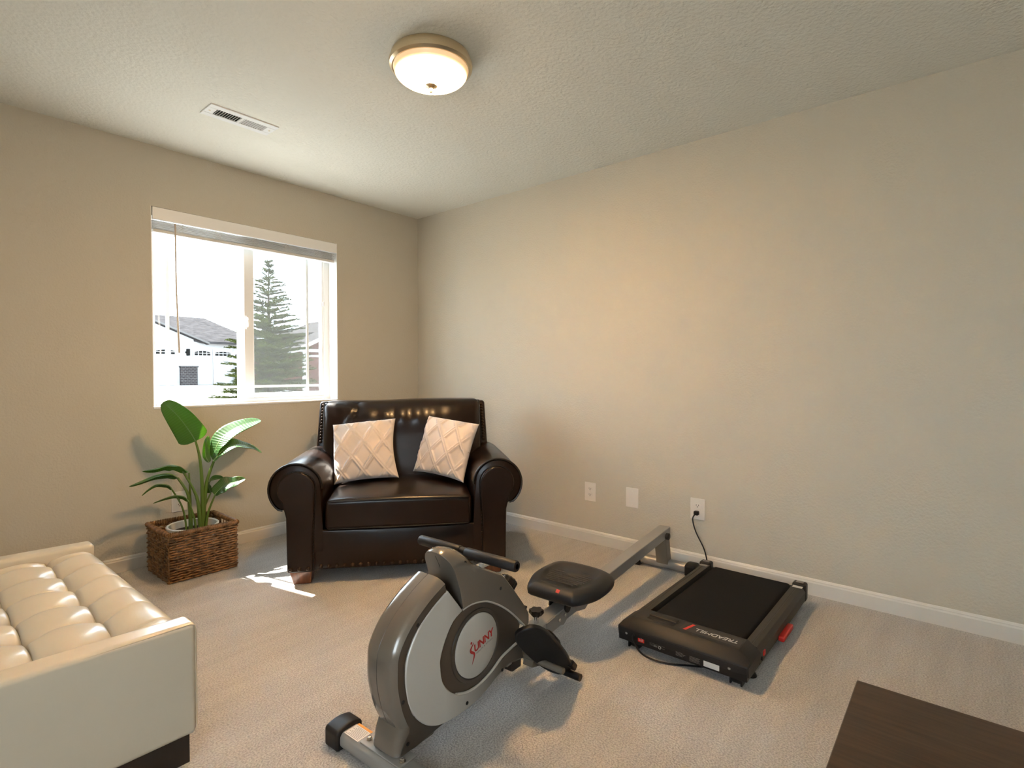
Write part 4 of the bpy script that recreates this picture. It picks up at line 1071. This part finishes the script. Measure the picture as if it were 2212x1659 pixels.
# 5 right low leaf
stem([(1.225, 3.35, .20), (1.240, 3.34, .31), (1.276, 3.33, .410)], .009, .004)
leaf([(1.272, 3.33, .405), (1.300, 3.32, .440), (1.34, 3.31, .462), (1.385, 3.30, .470), (1.43, 3.29, .482)], .048, (.12, -.80, -.58), .25, wav=.15)
leaf([(1.262, 3.36, .415), (1.255, 3.37, .46), (1.285, 3.38, .490), (1.34, 3.38, .490)], .034, (.2, -.6, .7), .3)
stem([(1.225, 3.38, .20), (1.236, 3.38, .33), (1.262, 3.36, .415)], .007, .004)

# ================================================================== OUTSIDE
gz = lambda y: -.45 + (y - 3.8) / 30.2 * .85
gv = [(-60, 3.85), (80, 3.85), (80, 90), (-60, 90)]
b = B(); vs = [b.bm.verts.new((x, y, gz(y))) for x, y in gv]; vb_ = [b.bm.verts.new((x, y, gz(y) - .3)) for x, y in gv]
b.skin(vs, vb_); b.bm.faces.new(vs); b.bm.faces.new(vb_[::-1])
tag(b.obj('ground', m_lawn, smooth=False), 'bright pale yard and drive outside the window', kind='structure')

b = B(); b.box(-60, XL - T - .02, -60, 3.84, -.75, -.45)
tag(b.obj('ground', m_lawn, smooth=False), 'pale yard left of the house', kind='structure')
HY = 34.
hs = thing('garage_house', 'white house with grey shingle roof and arched garage door windows', 'house', (12.0, HY + 4, .4))
b = B(); b.prism([(5.0, .3), (15.4, .3), (15.4, 2.85), (12.5, 2.85), (8.0, 4.70), (5.0, 3.4)], lambda x, z: Vector((x, HY, z)), lambda x, z: Vector((x, HY + 8, z)))
b.obj('wall', m_siding, hs, smooth=False)
def slab(b, quad, th=.14):
    a = [b.bm.verts.new(q) for q in quad]; c = [b.bm.verts.new(Vector(q) - Vector((0, 0, th))) for q in quad]
    b.skin(a, c); b.bm.faces.new(a); b.bm.faces.new(c[::-1])
b = B()
slab(b, [(8.0, HY - .35, 4.80), (12.62, HY - .35, 2.88), (12.62, HY + 2.0, 2.95), (8.0, HY + 6, 4.85)])
slab(b, [(12.3, HY - .30, 2.93), (15.9, HY - .30, 2.93), (15.9, HY + 1.2, 3.2), (14.2, HY + 4.6, 4.72), (8.0, HY + 4.6, 4.72), (9.6, HY + 2.0, 3.9)])
b.obj('roof', m_shingle, hs, smooth=False)
b = B(); slab(b, [(7.2, HY + 4, 4.55), (12.2, HY + 4, 4.45), (11.2, HY + 8, 5.25), (7.2, HY + 8, 5.25)]); b.obj('upper_roof', m_shingled, hs, smooth=False)
b = B(); slab(b, [(8, HY + 9, 6.2), (12.2, HY + 9, 5.65), (12.2, HY + 9.3, 5.65), (8, HY + 9.5, 6.6)]); b.obj('gable_roof', m_shingle, hs, smooth=False)
B().obox((10.27, HY - .36, 3.81), Vector((2.4, 0, -1.0)), Vector((0, .03, 0)), Vector((.02, 0, .045))).obj('rake_trim', M('rake_grey', (.07, .065, .06), .8), hs)
def garage_lites(x0, x1, z0, z1):
    dr = B().box(x0 - .09, x1 + .09, HY - .05, HY + .02, .42, 2.50).obj('garage_door', m_siding, hs)
    wdt = (x1 - x0) / 4
    for c_ in range(4):
        for r_ in range(2):
            xa, xb = x0 + c_ * wdt + .025, x0 + (c_ + 1) * wdt - .025
            if r_ == 0: poly = [(xa, z0), (xb, z0), (xb, z0 + .11), (xa, z0 + .11)]
            else:
                ha = lambda x: z0 + .15 + (z1 - z0 - .15) * (1 - ((x - (x0 + x1) / 2) / ((x1 - x0) / 2)) ** 2 * .8)
                poly = [(xa, z0 + .15), (xb, z0 + .15), (xb, ha(xb)), (xa, ha(xa))]
            B().prism(poly, lambda x, z: Vector((x, HY - .055, z)), lambda x, z: Vector((x, HY - .065, z))).obj('pane', m_pane, dr, smooth=False)
garage_lites(10.01, 10.98, 2.15, 2.40); garage_lites(11.95, 12.84, 2.12, 2.38); garage_lites(13.06, 13.98, 2.12, 2.36)
b = B(); b.box(11.55, 11.68, HY - .22, HY - .02, 2.09, 2.47).box(11.50, 11.56, HY - .12, HY, 2.22, 2.32); b.obj('lantern', m_pane, hs)
B().box(11.20, 12.05, HY - .25, HY + .02, .38, 1.42).obj('brick_pier', m_brick, hs, smooth=False)
B().box(11.17, 12.10, HY - .28, HY + .02, 1.42, 1.50).obj('pier_cap', m_brick, hs, smooth=False)
B().box(14.22, 14.55, HY - .25, HY + .02, .38, 1.45).obj('brick_pier', m_brick, hs, smooth=False)

hr = thing('neighbour_house', 'house with reddish wall behind the spruce tree', 'house', (15.8, 28.5, .2))
RY = 26.
b = B(); b.prism([(13.9, .1), (22, .1), (22, 2.4), (18, 4.2), (13.9, 2.35)], lambda x, z: Vector((x, RY, z)), lambda x, z: Vector((x, RY + 6, z))); b.obj('wall', m_redwall, hr, smooth=False)
b = B(); slab(b, [(13.4, RY - .3, 2.15), (18, RY - .3, 4.30), (18, RY + 6, 4.30), (13.4, RY + 6, 2.15)]); slab(b, [(11.8, RY + 2, 2.9), (13.6, RY + 6, 3.55), (19, RY + 6, 3.7), (17, RY + 2, 3.5)]); b.obj('roof', m_shingle, hr, smooth=False)
b = B(); b.obox((15.7, RY - .34, 3.16), Vector((2.4, 0, 1.12)), Vector((0, .04, 0)), Vector((-.03, 0, .07))); b.box(13.9, 19, RY - .1, RY, 2.19, 2.34); b.box(14.3, 19, RY - .1, RY, 1.93, 2.03).box(14.2, 14.42, RY - .1, RY, .15, 2.2); b.obj('trim', m_siding, hr, smooth=False)
B().box(14.45, 17.2, RY - .06, RY, .15, 1.92).obj('garage_door', m_redwall, hr)
B().box(15.05, 15.2, RY - 1.2, RY - 1.05, .0, .82).obj('white_post', m_siding, hr)

# spruce
tr = thing('spruce_tree', 'young spruce tree seen through the right window pane', 'tree', (4.33, 9.0, gz(9)))
TCX, TCY, tz0, tz1 = 4.33, 9.0, gz(9.), 2.98
B().tube([(TCX, TCY, tz0), (TCX + .01, TCY, 1.2), (TCX - .01, TCY, 2.2), (TCX, TCY, tz1)], [.06, .045, .022, .006], 8).obj('trunk', m_bark, tr)
rt = random.Random(11)
b = B()
def needle_twig(p, d, L, wd):
    d = d.normalized(); n = max(5, int(L / .011))
    sd_ = d.orthogonal().normalized(); up_ = d.cross(sd_)
    for k in range(n):
        q = p + d * (L * k / n)
        for m_ in range(3):
            a = rt.uniform(0, 2 * PI); o_ = (sd_ * math.cos(a) + up_ * math.sin(a)); tip = q + (o_ * .8 + d * .9) * wd * rt.uniform(.8, 1.5)
            w_ = d.cross(o_) * .0062
            b.bm.faces.new((b.bm.verts.new(q - w_), b.bm.verts.new(q + w_), b.bm.verts.new(tip)))
z = 2.93
while z > tz0 + .15:
    f = (tz1 - z) / (tz1 - tz0); R = .06 + 1.02 * f ** .88 if f > .1 else .04 + .9 * f
    nb = int(5 + 10 * f)
    for k in range(nb):
        a = 2 * PI * (k + rt.random()) / nb; L = R * rt.uniform(.72, 1.12); rise = .85 if f < .08 else (.35 - .35 * f)
        d = Vector((math.cos(a), math.sin(a), rise)); base = Vector((TCX, TCY, z + rt.uniform(-.03, .03)))
        d.normalize()
        n = max(2, int(L / .085))
        needle_twig(base + d * L * .15, d, L * .85, .028)
        for m_ in range(1, n + 1):
            q = base + d * (L * (m_ / (n + .4))); q.z -= .10 * (m_ / n) ** 2 * L * .4
            for s_ in (-1, 1):
                dd = (d * 1.0 + Vector((-d.y, d.x, 0)) * s_ * rt.uniform(.5, 1.0) + Vector((0, 0, rt.uniform(-.15, .15))))
                needle_twig(q, dd, (L * .42 * (1 - m_ / (n + 1.5)) + .05) * rt.uniform(.8, 1.1), .024)
    z -= .060 + .05 * f
fo = b.obj('foliage', m_needle, tr, smooth=False, fix=False); fo['kind'] = 'stuff'
